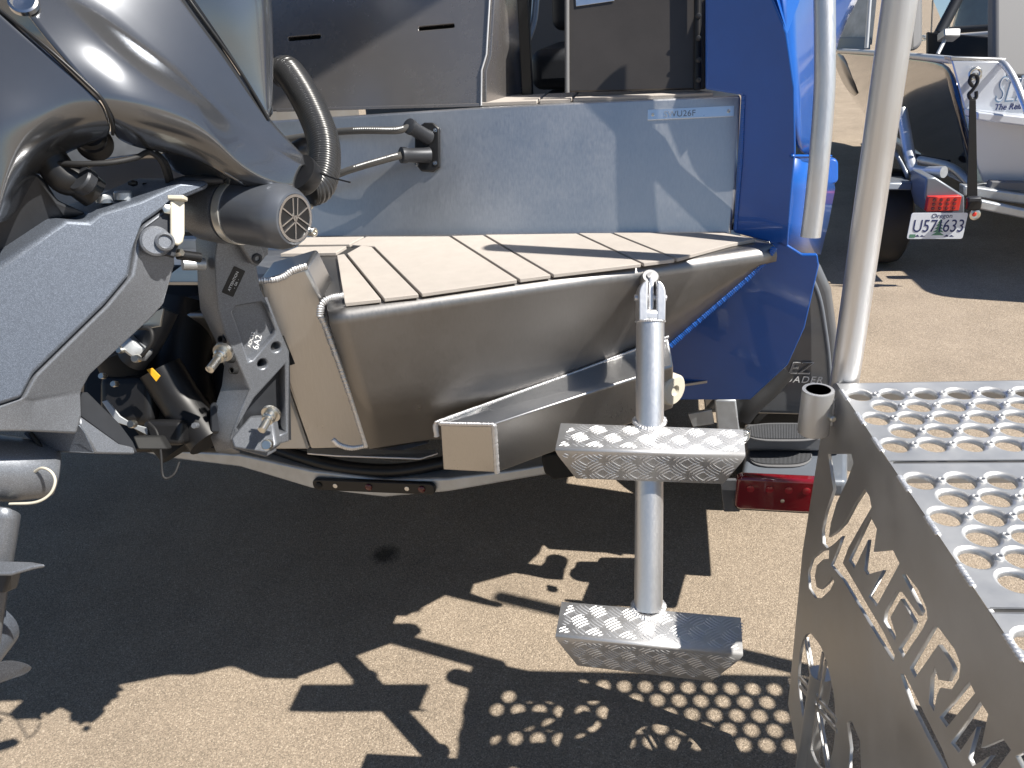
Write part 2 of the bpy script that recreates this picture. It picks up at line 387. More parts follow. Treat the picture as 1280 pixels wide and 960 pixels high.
plate('groove_dark_sheet', [Z(421, 320, ZP+.0006), Z(444, 304, ZP+.0006), Z(460, 296.5, ZP+.0006), Z(900, 292.5, ZP+.0006), Z(938, 299, ZP+.0006), Z(912, 305.5, ZP+.0006), Z(432, 378, ZP+.0006)], ZU*.0006, M['groove'], boat, bevel=0)  # black sheet added under the pads so the grooves look dark
for p_ in polys: plate('deck_pad', p_, ZU*-.0075, M['pad'], boat, bevel=.0012)
# inner well plate left of the pads
w0 = [Z(421, 322, ZP), Z(429, 376, ZP), Z(404, 372, ZP-.03), Z(384, 332, ZP-.03)]
plate('well_plate', w0, ZU*-.006, M['alu'], boat, bevel=.001)
# motor pod cheek
chk = [P(384, 334, 1.415), P(404, 372, 1.40), P(462, 560, 1.585), P(386, 562, 1.56), P(352, 440, 1.47), P(330, 352, 1.42)]
cn = (chk[1]-chk[0]).cross(chk[4]-chk[0]).normalized()
pod_o = P(392, 440, 1.43)
podn = (XB*.45-YB*.85-ZU*.06).normalized()
def PD(x, y): return PL(x, y, pod_o, podn)
plate('motor_pod', [PD(383, 334), PD(402, 372), PD(460, 560), PD(388, 562), PD(345, 440), PD(322, 352)], -podn*.05+YB*.06, M['alu'], boat, bevel=.006, seg=3)
plate('pod_side', [PD(322, 353), PD(345, 440), PD(386, 562), PD(330, 562), PD(270, 440), PD(262, 353)], YB*.05, M['alu_dull'], boat, bevel=.004)
plate('pod_top', [PD(200, 352), PD(322, 352), PD(384, 333), Z(396, 318, 1.19), Z(240, 322, 1.19)], ZU*-.006, M['alu_dull'], boat, bevel=.001)
weld('weld_bead', [PD(262, 351), PD(330, 351), PD(352, 347), PD(366, 338), PD(384, 332)], .0066, boat, podn)
weld('weld_bead', [P(428, 370, 1.36), P(412, 373, 1.345), P(402, 381, 1.34), P(400, 396, 1.345)], .0075, boat, podn)
weld('weld_bead', [PD(401, 390)-podn*-.004, PD(411, 415)+podn*.004, PD(428, 462)+podn*.004, PD(445, 512)+podn*.004, PD(459, 556)+podn*.004], .0088, boat, podn)
weld('weld_bead', [PD(459, 557), PD(440, 560), PD(424, 556), PD(416, 549)], .0065, boat, podn)
# step box (strake) along the lower face
def BX(x, y, o=0): return PL(x, y, eA+nf*(RB*.9)+ZU*(-RB*.8)+nn*o, nn)
ob = .085
q0 = [BX(549, 528, .012), BX(617, 530, ob), BX(621, 591, ob), BX(553, 588, .012)]
q1 = [BX(836, 422, .004), BX(842, 458, ob*.5), BX(842, 510, ob*.5), BX(836, 478, .004)]
Vb = q0+q1; mesh('strake_box', Vb, [[0, 1, 2, 3], [7, 6, 5, 4]]+[[i, (i+1) % 4, (i+1) % 4+4, i+4] for i in range(4)], M['alu'], boat, bevel=.004, seg=3)
weld('weld_bead', [BX(546, 545, .012), BX(545, 530, .012), BX(556, 524, .014), BX(640, 494, .006), BX(740, 458, .004), BX(836, 421, .004)], .0062, boat, nn, pitch=.0036)
weld('weld_bead', [q0[0]+nn*.004, q0[0].lerp(q0[1], .5)+nn*.004, q0[1]+nn*.003], .0060, boat, nn, pitch=.0034)
weld('weld_bead', [q0[1]+nn*.002, q0[1].lerp(q0[2], .5)+nn*.003, q0[2]+nn*.002], .0060, boat, nn, pitch=.0034)
# under-platform closing sheet and brackets
plate('hull_bottom', [B(-1.3, 1.50, .80), B(-.1, 1.56, .79), B(.04, 1.70, .80), B(.22, 1.80, .80), B(.27, 1.90, .80), B(.31, 2.2, .80), B(.31, 5.4, .72), B(-.45, 5.4, .58), B(-1.3, 5.4, .72)], ZU*-.006, M['alu_dull'], boat, bevel=.002)
plate('lower_transom', [B(-1.3, 1.66, .8), B(-.14, 1.66, .8), B(-.14, 1.66, 1.19), B(-1.3, 1.66, 1.19)], YB*.01, M['alu_dull'], boat, bevel=.001)
plate('bracket_sheet', [P(384, 566, 1.60), P(420, 569, 1.60), P(525, 573, 1.66), P(547, 566, 1.68), P(545, 562, 1.75), P(384, 560, 1.68)], ZU*-.004, M['alu_bright'], boat, bevel=.001)
plate('bracket_sheet', [P(470, 562, 1.70), P(530, 551, 1.72), P(536, 554, 1.72), P(492, 566, 1.70)], YB*.01, M['alu_dull'], boat, bevel=.001)
# blue quarter: aft plate, lower plate
QA = math.radians(30); YQ = Vector((math.sin(QA), math.cos(QA), 0)); BQ = T(905, 200)-YB*.03
def Q(x, y, d=0): return PL(x, y, BQ+YQ*d, YQ)
up = [Q(882, -220), Q(882, 112), Q(927, 119), Q(917, 291), Q(960, 303), Q(985, 312), Q(989, 260), Q(995, 190), Q(994, 110), Q(984, 40), Q(963, -10), Q(945, -60), Q(925, -220)]
plate('quarter_plate', up, YB*.012, M['blue'], boat, bevel=.004, seg=3)
lo = [Q(968, 304), Q(975, 300), Q(984, 306), Q(1003, 318), Q(1022, 318), Q(1024, 332), Q(1006, 410), Q(985, 456), Q(938, 500), Q(770, 500), Q(770, 450), Q(920, 330), Q(950, 308)]
plate('hull_plate', lo, YB*.012, M['blue'], boat, bevel=.003, seg=3)
mat('blue_bead', (.007, .092, .40), .28, 0, coat=.4)
weld('weld_bead', [face(836, 434)-nn*.001, face(880, 395)-nn*.001, face(930, 352)-nn*.001, face(958, 326)-nn*.002, face(970, 310)-nn*.004], .0075, boat, YB, m=M['blue_bead'])
weld('weld_bead', [Q(929, 120, -.003), Q(926, 200, -.003), Q(919, 288, -.003)], .0042, boat, YB, m=M['blue_bead'])
plate('corner_tab', [Q(905, 291, -.004), Q(962, 302, -.004), Q(966, 313, -.006), Q(930, 304, -.006)], YB*.004, M['alu'], boat, bevel=.001)
# sunlit hull side beyond the corner, flared at the top, with a ledge
def side(pts, name='hull_side', **k): return mesh(name, *pts, M['blue'], boat, **k)
hs = [(963, -120, 1.42), (984, 40, 1.44), (994, 110, 1.47), (995, 193, 1.52)]
ht = [(1128, -120, 2.15), (1066, 8, 2.0), (1042, 36, 2.1), (1036, 110, 2.15)]
hb = [(1034, 196, 2.12)]
rows = []
for (x, y, s), (x2, y2, s2) in zip(hs, [(1130, -90, 2.15), (1046, 34, 2.1), (1037, 110, 2.14), (1034, 196, 2.16)]):
    rows.append([P(x, y, s), P(x, y, s).lerp(P(x2, y2, s2), .5), P(x2, y2, s2)])
grid('hull_side', rows, M['blue'], boat, subs=2, solid=.006)
rows = [[P(992, 196, 1.51), P(1012, 196, 1.7), P(1038, 196, 1.95)], [P(989, 240, 1.55), P(1012, 240, 1.72), P(1044, 236, 1.95)], [P(985, 278, 1.58), P(1008, 280, 1.74), P(1036, 278, 1.95)], [P(985, 312, 1.61), P(1004, 316, 1.75), P(1026, 318, 1.9)]]
grid('hull_side', rows, M['blue'], boat, subs=0, solid=.006)
plate('chine_ledge', [P(990, 194, 1.50), P(1038, 194, 1.94), P(1040, 197, 1.98), P(992, 198, 1.52)], ZU*-.008, M['blue'], boat, bevel=.002)
plate('side_tab', rrect(P(1040, 214, 1.93), RT*.016, UP*.032, .014), YB*.02, M['blue'], boat, bevel=.004)
weld('weld_bead', [P(990, 195, 1.497), P(1012, 195, 1.68), P(1038, 195, 1.92)], .005, boat, ZU, m=M['blue_bead'])
mesh('gunwale_return', [P(984, 42, 1.44), P(997, 8, 1.5), P(1012, -40, 1.56), P(1012, -120, 1.6), P(975, -120, 1.45), P(968, -10, 1.43)], [[0, 1, 2, 3, 4, 5]], M['blue'], boat, solid=.01)
# hull side running forward to the bow
mesh('forward_side', [P(1032, 36, 2.15), P(1028, 300, 2.0), P(1022, 300, 5.2), P(1022, 36, 5.2), P(1040, 20, 2.3)], [[0, 1, 2, 3, 4]], M['blue'], boat, solid=.006)
# hull identification plate
hp = T(863, 141, -.004); hu = (T(917, 138)-T(809, 143)).normalized(); hv = YB.cross(hu)*-1
hv = (TUP-hu*TUP.dot(hu)).normalized()
W2 = (T(917, 138)-T(809, 143)).length/2
plt = plate('hull_number_plate', rrect(hp, hu*W2, hv*.0105, .0012), TN*.0035, M['tag'], boat, bevel=.0006)
for s_ in (-1, 1): lathe('rivet', hp+hu*(s_*(W2-.011))-TN*.0002, -TN, [(0, .0036), (.0008, .0034), (.0012, .002), (.0006, .0012), (.0006, 0)], M['zinc'], plt, n=16)
lettering('stamped_number', 'SWU26F', hp-hu*(W2*.62)-hv*.0062-TN*.0010, hu, hv, .0170, M['tag_ink'], plt, depth=.0008, space=1.05)
# steering hose fitting on the transom
fo = T(533, 185, -.006); fit = [T(523, 158, -.012), T(530, 153, -.012), T(541, 153, -.012), T(549, 160, -.012), T(549, 209, -.012), T(541, 215, -.012), T(526, 214, -.012), T(518, 204, -.012), T(518, 168, -.012)]
fp = plate('hose_fitting', fit, TN*.012, M['black'], boat, bevel=.003)
for q in ((544, 163), (544, 204), (521, 205)): lathe('screw', T(q[0], q[1], -.012), -TN, [(0, .005), (.002, .0045), (.0024, .002), (.0016, 0)], M['chrome'], fp, n=14)
lathe('hose_collar', T(535, 172, -.012), (T(512, 158, -.07)-T(535, 172, -.012)), [(0, .017), (.012, .0155), (.05, .0145), (.056, .0165), (.066, .0165), (.068, .013)], M['engine_dark'], fp, n=24)
lathe('hose_collar', T(536, 194, -.012), (T(500, 194, -.06)-T(536, 194, -.012)), [(0, .0175), (.012, .016), (.05, .015), (.056, .0172), (.066, .0172), (.068, .013)], M['engine_dark'], fp, n=24)
# grey console (upper transom) with slots, canted edge and side
CD = .022
CT = math.radians(15); CN = YB*math.cos(CT)-ZU*math.sin(CT); CUP = ZU*math.cos(CT)+YB*math.sin(CT); CO = T(605, 133)
def C(x, y, d=CD): return PL(x, y, CO+YB*(d-.012), CN)
out = [C(300, 142), C(345, 138), C(601, 132), C(602, 88), C(608, 68), C(612, 0), C(615, -260), C(300, -260)]
def slot(x0, y0, x1, y1, h): 
    a_, b_ = C(x0, y0), C(x1, y1); u = (b_-a_)/2; v = (CUP-u.normalized()*CUP.dot(u.normalized())).normalized()*h; return rrect((a_+b_)/2, u, v, h*.8)
holed('console_panel', out, [slot(360, 49, 401, 45.5, .0042), slot(523, 36, 568, 32, .0042)], CO+YB*(CD-.012), XB, CUP, .012, M['grey_panel'], boat, bev=.0012)
# note: XB x ZU points aft, so the sheet's front faces the stern
box('slot_back', C(460, 40, CD+.05), XB*.25, CUP*.05, CN*.002, M['groove'], boat, bevel=0)
S0 = [C(602, 132), C(602, 88), C(608, 68), C(612, 0), C(615, -260)]; S1 = [C(647, 117, .20), C(647, 62, .20), C(651, 50, .2), C(652, -5, .2), C(655, -260, .2)]
mesh('console_side', S0+S1, [[i, i+1, i+6, i+5] for i in range(4)], M['grey_panel'], boat, solid=.012, bevel=.002)
tube('edge_trim', [C(601.5, 132, CD-.004), C(602, 88, CD-.004), C(608, 68, CD-.004), C(612, 0, CD-.004), C(615, -260, CD-.004)], .0022, M['alu_bright'], boat, n=8, sm=0)
plate('console_foot', [C(345, 140, CD-.004), C(601, 133, CD-.004), C(601, 129, CD-.004), C(345, 136, CD-.004)], YB*.003, M['grey_panel'], boat, bevel=.001)
# cockpit behind: floor, dark door, jamb, seat base
plate('cockpit_floor', [B(-1.3, 1.7, 1.2), B(.22, 1.7, 1.2), B(.22, 5, 1.2), B(-1.3, 5, 1.2)], ZU*-.01, M['black_matte'], boat, bevel=0)
D0 = .045
dr = [C(708, 116, D0), C(882, 112, D0), C(882, -260, D0), C(706, -260, D0)]
door = plate('cockpit_door', dr, YB*.02, M['door'], boat, bevel=.004)
tube('door_edge', [C(709, 116, D0-.006), C(708, -260, D0-.006)], .005, M['seat_grey'], door, n=8, sm=0)
plate('door_label', [C(719, -12, D0-.003), C(720, 8, D0-.003), C(768, 1, D0-.003), C(768, -14, D0-.003)], YB*.002, M['tag'], door, bevel=.0006)
tube('hinge_tube', [C(872, 112, D0-.02), C(873, -260, D0-.02)], .008, M['black'], boat, n=10, sm=0)
for y_ in (20, 48, 75, 100): lathe('hinge_bolt', C(873, y_, D0-.028), -YB, [(0, .006), (.003, .005), (.004, 0)], M['engine_dark'], boat, n=8)
box('door_jamb', C(657, 60, .12), XB*.012, ZU*.3, YB*.01, M['black'], boat, bevel=.002)
box('seat_base', B(-.17, 2.35, 1.32), XB*.16, YB*.2, ZU*.12, M['seat_grey'], boat, bevel=.02)
box('seat_cushion', B(-.17, 2.35, 1.50), XB*.18, YB*.22, ZU*.05, M['engine_dark'], boat, bevel=.03, seg=4)
box('seat_back', B(-.17, 2.55, 1.80), XB*.17, YB*.05, ZU*.22, M['engine_dark'], boat, bevel=.03, seg=4)
tube('jamb_rail', [C(655, 118, .21), C(657, 60, .21), C(668, 20, .23), C(672, -60, .23)], .009, M['alu_dull'], boat, n=10)
tube('jamb_rail', [C(652, 118, .205), C(654, 60, .205), C(660, 20, .21), C(662, -60, .21)], .007, M['black'], boat, n=10)
box('helm_bulkhead', B(-.5, 3.2, 1.8), XB*.72, YB*.02, ZU*.62, M['seat_grey'], boat, bevel=.01)
# grab rail
gp = [P(1030, -260, 1.30), P(1030, -60, 1.34), P(1031, 60, 1.37), P(1030, 120, 1.39), P(1024, 200, 1.42), P(1018, 258, 1.45), P(1013, 296, 1.47)]
tube('grab_rail', gp, .0185, M['alu_tube'], boat, n=20)
# unseen slab and posts above the frame, added to cast the console's shadow
def upto(p, z): return p+SUN*((z-p.z)/SUN.z)
h0, h1 = upto(C(345, 136), 2.72), upto(C(560, 0), 2.72); hd = (h1-h0).normalized()
hA_, hB_ = h0-hd*1.1, h1+hd*.25
plate('shadow_top', [hA_, hB_, hB_+YB*.35+XB*.1, hB_+YB*2.6+XB*.1, hA_+YB*2.4], ZU*.05, M['hull_white'], boat, bevel=.015)
for p_ in (hA_+YB*2.2+XB*.1, hB_+YB*2.4-XB*.05): tube('shadow_top_post', [p_, Vector((p_.x, p_.y, 1.2))], .022, M['alu_tube'], boat, n=12, sm=1)
# hull bottom: shallow vee, and the box of the motor pod
mesh('hull_vee', [B(-2.2, 1.66, .95), B(-.95, 1.66, .62), B(.12, 1.66, .84), B(-2.2, 5.6, .95), B(-.95, 5.6, .55), B(.12, 5.6, .86), B(-2.2, 1.66, 1.3), B(-2.2, 5.6, 1.3)], [[0, 1, 4, 3], [1, 2, 5, 4], [0, 3, 7, 6]], M['alu_dull'], boat, solid=.006)
mesh('pod_box', [B(-1.45, 1.22, 1.17), B(-.66, 1.22, 1.17), B(-.66, 1.66, 1.17), B(-1.45, 1.66, 1.17), B(-1.40, 1.36, .90), B(-.64, 1.36, .90), B(-.64, 1.66, .84), B(-1.40, 1.66, .82)], [[0, 1, 2, 3], [4, 7, 6, 5], [0, 4, 5, 1], [1, 5, 6, 2], [2, 6, 7, 3], [3, 7, 4, 0]], M['alu_dull'], boat, bevel=.01)
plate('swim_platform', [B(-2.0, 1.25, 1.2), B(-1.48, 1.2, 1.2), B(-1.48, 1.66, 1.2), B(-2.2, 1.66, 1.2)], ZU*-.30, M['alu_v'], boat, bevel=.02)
# ------------------------------------------------------------------ boarding ladder
lad = thing('boarding_ladder', P(812, 800, 1.37), 'aluminum pole ladder with two chequer plate steps hanging from the swim platform', 'ladder')
tz1, tz2 = (P(694, 561, 1.345).z+P(932, 568, 1.345).z)/2, (P(694, 795, 1.365).z+P(929, 818, 1.345).z)/2
pU, pL = Z(812, 527, tz1), Z(810.5, 759, tz2); ld = (pL-pU).normalized()
LA = min((pU-ld*(k_*.001) for k_ in range(600)), key=lambda q: abs((480-FPX*((q-CAM).dot(UP))/((q-CAM).dot(FW)))-352)); LB = pL
lr = .0262; lx_ = (RT-ld*RT.dot(ld)).normalized(); ln = lx_.cross(ld).normalized()   # ln faces the camera or away
if ln.dot(FW) > 0: ln = -ln
A1 = LA+ld*((pU-LA).length*.285)
tube('pole', [A1, LB+ld*.004], lr, M['alu_tube'], lad, n=32, sm=2)
# slotted fork end: two cheeks with rounded tops
def fork(s_):
    pts = []; tp = LA; hgt = (A1-LA).length
    for i in range(9):
        t = i/8; pts.append(tp + lx_*s_*(.0085+.0165*math.sin(t*math.pi/2)) + ld*(.026*(1-math.cos(t*math.pi/2))))
    V_ = [p+ln*.019 for p in pts]
    prof = [lx_*s_*.0085+ld*hgt, lx_*s_*.0245+ld*hgt]
    return pts+[LA+prof[1], LA+prof[0]]
for s_ in (-1, 1):
    pts = fork(s_); plate('fork_cheek', [p+ln*.0215 for p in pts], -ln*.043, M['alu_tube'], lad, bevel=.008, seg=4)
box('fork_base', A1-ld*.010, lx_*.024, ld*.012, ln*.021, M['alu_tube'], lad, bevel=.008, seg=3)
weld('weld_bead', circ(A1, lx_, ln, lr*.99, 24)+[A1+lx_*lr*.99], .0035, lad, ld, pitch=.004, sm=4)
hc = LA-ld*.004
plate('hinge_tongue', [hc+lx_*-.005-ld*.004+ln*.010, hc+lx_*.005-ld*.004+ln*.010, hc+lx_*.005+ld*.062+ln*.010, hc-lx_*.005+ld*.062+ln*.010], -ln*.03, M['alu_tube'], lad, bevel=.003)
lathe('hinge_eye', LA-ld*.006-ln*.006, ln*.8+ZU*.6, [(-.016, .017), (.006, .017), (.010, .0145), (.010, .008), (.013, .007), (.0135, 0)], M['alu_dull'], lad, n=24)
tube('hinge_pin', [LA+ld*.03-lx_*.03, LA+ld*.03+lx_*.03], .006, M['alu_tube'], lad, n=12, sm=1)
def step(fl, fr, bl, br, sl, sr, s, s2):
    FL, FR = P(*fl, s), P(*fr, s2)
    z0 = (FL.z+FR.z)/2
    BL, BR = Z(*bl, FL.z), Z(*br, FR.z)
    fx = (FR-FL).normalized(); inw = ((BL-FL)+(BR-FR)).normalized(); nv = fx.cross(inw).normalized()
    if nv.z < 0: nv = -nv
    dn_ = (-ZU*.97+inw*.22).normalized(); fn = fx.cross(dn_); fn = fn if fn.dot(FW) < 0 else -fn
    def onf(q): return PL(q[0], q[1], FL, fn)
    SL, SR = onf(sl), onf(sr)
    # bend with a small radius: rows across the width
    r = .008; rows = []
    def row(pl, pr): return [pl, pr]
    rows.append((BL, BR))
    rows.append((FL+inw*r, FR+inw*r))
    for k in range(1, 5):
        a_ = math.pi/2*k/5; o_ = inw*(r*(1-math.sin(a_)))+dn_*(r*(1-math.cos(a_))); rows.append((FL+o_, FR+o_))
    rows.append((FL+dn_*r+(SL-FL)*.12, FR+dn_*r+(SR-FR)*.12)); rows.append((SL, SR))
    V_ = [p for a_ in rows for p in a_]; F2 = [[2*i, 2*i+1, 2*i+3, 2*i+2] for i in range(len(rows)-1)]
    o = mesh('step', V_, F2, M['alu_bright'], lad, smooth=True)
    md = o.modifiers.new('solid', 'SOLIDIFY'); md.thickness = .004; md.offset = 1 if o.data.polygons[0].normal.z < 0 else -1
    o.data.set_sharp_from_angle(angle=math.radians(50))
    # raised five-bar pattern on tread and skirt
    bars = []
    def fieldpts(A_, U_, V2, wdt, hgt, nrm, inside):
        cell = .0300; nu, nv_ = int(wdt/cell)+3, int(hgt/cell)+3
        for iu in range(-1, nu):
            for iv in range(-1, nv_):
                c_ = (iu*cell+cell*.3, iv*cell+cell*.4); sgn = 1 if (iu+iv) % 2 == 0 else -1
                for kb in range(5):
                    off = (kb-2)*.0063; ang = math.radians(38)*sgn
                    ca, sa = math.cos(ang), math.sin(ang); bow = .0016
                    pp = []
                    for t in (-1, -.75, -.5, -.25, 0, .25, .5, .75, 1):
                        al = t*.0150*(1-.10*abs(kb-2)); pe = off+bow*(1-t*t)*sgn
                        uu, vv = c_[0]+ca*al-sa*pe, c_[1]+sa*al+ca*pe; pp.append((uu, vv))
                    pp = [q for q in pp if inside(*q)]
                    if len(pp) < 4: continue
                    nP = len(pp)
                    ctr = [A_+U_*u_+V2*v_ for u_, v_ in pp]; sd_ = (U_*(-sa)+V2*ca)
                    wd = [.0003]+[.0010]*(nP-2)+[.0003]
                    v_ = []; f_ = []
                    for q, p in enumerate(ctr): v_ += [p-sd_*wd[q]*1.25, p+nrm*(.0008 if 0 < q < nP-1 else .0001), p+sd_*wd[q]*1.25]
                    for q in range(nP-1): f_ += [[q*3, q*3+1, q*3+4, q*3+3], [q*3+1, q*3+2, q*3+5, q*3+4]]
                    bars.append((v_, f_))
    Wd = (FR-FL).length; Dp = (BL-FL).dot(inw); Dp2 = (BR-FR).dot(inw); ol = (BL-FL).dot(fx); orr = (BR-FR).dot(fx)
    fieldpts(FL, fx, inw, Wd, max(Dp, Dp2), nv, lambda u_, v_: .009 < v_ < (Dp+(Dp2-Dp)*u_/Wd)-.002 and u_ > ol*v_/Dp+.002 and u_ < Wd+orr*v_/Dp-.002)
    h1, h2 = (SL-FL).dot(dn_), (SR-FR).dot(dn_); il, ir = (SL-FL).dot(fx), (SR-FR).dot(fx)
    fieldpts(FL+dn_*0, fx, dn_, Wd, max(h1, h2), fn, lambda u_, v_: .009 < v_ < (h1+(h2-h1)*u_/Wd)-.002 and u_ > il*v_/h1+.002 and u_ < Wd+ir*v_/h2-.002)
    tb = join('tread_bars', bars, M['alu_bright'], o, smooth=False); tb['kind'] = 'stuff'
    return FL, FR, BL, BR, nv, inw
FL, FR, BL, BR, nv, inw = step((694, 561), (932, 568), (701, 529), (929, 537), (720, 598), (904, 605), 1.345, 1.345)
pc = pU
for up_ in (1,):
    weld('weld_bead', [p+nv*(.001) for p in circ(pc, lx_, inw, lr*1.06, 20)]+[pc+lx_*lr*1.06], .006, lad, nv, pitch=.005, sm=4)
FL, FR, BL, BR, nv, inw = step((694, 795), (929, 818), (702, 752), (926, 772), (722, 832), (889, 852), 1.365, 1.345)
weld('weld_bead', [p for p in circ(LB, lx_, inw, lr*1.08, 20)]+[LB+lx_*lr*1.08], .0068, lad, nv, pitch=.005, sm=4)
# ------------------------------------------------------------------ boarding stairs at right
gz = 1.0
G0, G1, GR = Z(1045, 478, gz), Z(1280, 828, gz), Z(1280, 480, gz)
gy = (G1-G0).normalized()                      # towards the camera along the stair's left edge
gx = Vector((-gy.y, gy.x, 0)); gx = gx if gx.x > 0 else -gx
st = thing('boarding_stairs', (G0.x+.3, G0.y-.3, 0), 'bare aluminum boarding stairs with round-holed treads and letters cut through the side', 'stairs')
SN = -gx                                        # side plate faces left
def SP(x, y): return PL(x, y, G0, SN)
def z1(*q): return [SP(960+a_/2.4, 560+b_/2.4) for a_, b_ in q]
hl = [
 z1((180, 18), (250, 18), (256, 45), (238, 95), (205, 165), (188, 225), (182, 268), (205, 252), (230, 226), (262, 165), (290, 124), (304, 145), (310, 178), (275, 238), (240, 300), (224, 345), (260, 405), (300, 475), (345, 550), (380, 622), (376, 642), (330, 572), (270, 472), (226, 398), (205, 372), (188, 352), (205, 312), (222, 264), (195, 290), (176, 301), (163, 285), (162, 245), (172, 195), (196, 125), (186, 60)),
 z1((183, 306), (160, 309), (132, 332), (119, 372), (122, 420), (140, 450), (160, 450), (185, 427), (198, 402), (192, 386), (176, 408), (158, 424), (146, 418), (140, 385), (146, 352), (165, 334), (182, 332)),
 z1((305, 203), (326, 243), (316, 312), (374, 306), (394, 346), (324, 476), (302, 446), (345, 366), (296, 380), (288, 365), (300, 275), (258, 362), (242, 336)),
 z1((402, 380), (414, 378), (450, 425), (474, 478), (478, 512), (462, 545), (404, 630), (391, 602), (432, 540), (438, 522), (398, 452), (366, 508), (384, 562), (380, 578), (346, 520), (350, 490), (384, 430), (402, 432), (452, 503), (460, 490), (446, 462)),
 z1((497, 535), (512, 540), (560, 605), (577, 650), (572, 690), (550, 725), (515, 720), (505, 745), (497, 790), (483, 765), (487, 690), (500, 655), (510, 695), (538, 700), (556, 665), (545, 640), (510, 590), (440, 690), (425, 660)),
 z1((603, 700), (620, 735), (535, 838), (514, 808)),
 z1((636, 760), (660, 798), (638, 900), (704, 872), (728, 906), (640, 1025), (614, 990), (668, 922), (612, 955), (600, 930), (626, 836), (572, 915), (548, 885)),
 z1((742, 925), (775, 905), (860, 1060), (830, 1060), (800, 1010), (760, 1070), (735, 1040), (775, 985)),
 z1((396, 678), (410, 680), (470, 800), (520, 900), (545, 965), (600, 1080), (585, 1080), (525, 958), (480, 872), (430, 772)),
 z1((236, 825), (250, 818), (276, 880), (280, 1000), (240, 1000), (246, 900)),
]
# round emblem opening: unprojected ellipse
em = [(128, 556), (160, 600), (185, 680), (200, 770), (200, 860), (188, 930), (168, 962), (140, 940), (115, 860), (96, 760), (90, 680), (98, 600), (112, 562)]
ec = SP(960+146/2.4, 560+762/2.4); er = [(p-ec).length for p in z1(*em)]
ov = [SP(1046, 479), SP(1280, 829), SP(1340, 918)]
bot = G1+gy*.25; 
tp = [G0+ZU*.002, G0+gy*1.1+ZU*.002]
bl_ = SP(985, 880); bl2 = SP(1000, 960); bl3 = SP(1030, 1060)
outl = [SP(1036, 482), G0+ZU*-.001, G0+gy*1.1-ZU*.001, G0+gy*1.1-ZU*.75, bl3+gy*.25-ZU*.05, bl3, bl2, bl_, SP(1003, 690)]
hole_em = spline([*z1(*em), z1(em[0])[0]], 4)[:-1]
sp_ = holed('side_plate', outl, hl+[hole_em], G0, gy, ZU, .006, M['gang'], st, bev=.0006)
if (gy.cross(ZU)).dot(SN) < 0:
    sp_.data.transform(Matrix.Translation(SN*.006))
# emblem bars (three crossed forks) inside the round opening
bars = []
elong = (z1((160, 955))[0]-z1((128, 560))[0]); eu = elong.normalized(); ev_ = SN.cross(eu).normalized(); rl = elong.length/2; rw = (z1((200, 800))[0]-z1((92, 720))[0]).length/2
for k in range(3):
    th = math.radians(20+60*k); d_ = eu*math.cos(th)*rl+ev_*math.sin(th)*rw; L_ = d_.length*1.0; d_ = d_.normalized(); n_ = SN.cross(d_).normalized()
    for s_ in (-1, 1):
        c0 = ec+n_*(s_*.010)-SN*.003
        bars.append(prism([c0-d_*L_+n_*.0035-SN*0, c0+d_*L_+n_*.0035, c0+d_*L_-n_*.0035, c0-d_*L_-n_*.0035], SN*.0045))
join('emblem', bars, M['gang'], st)
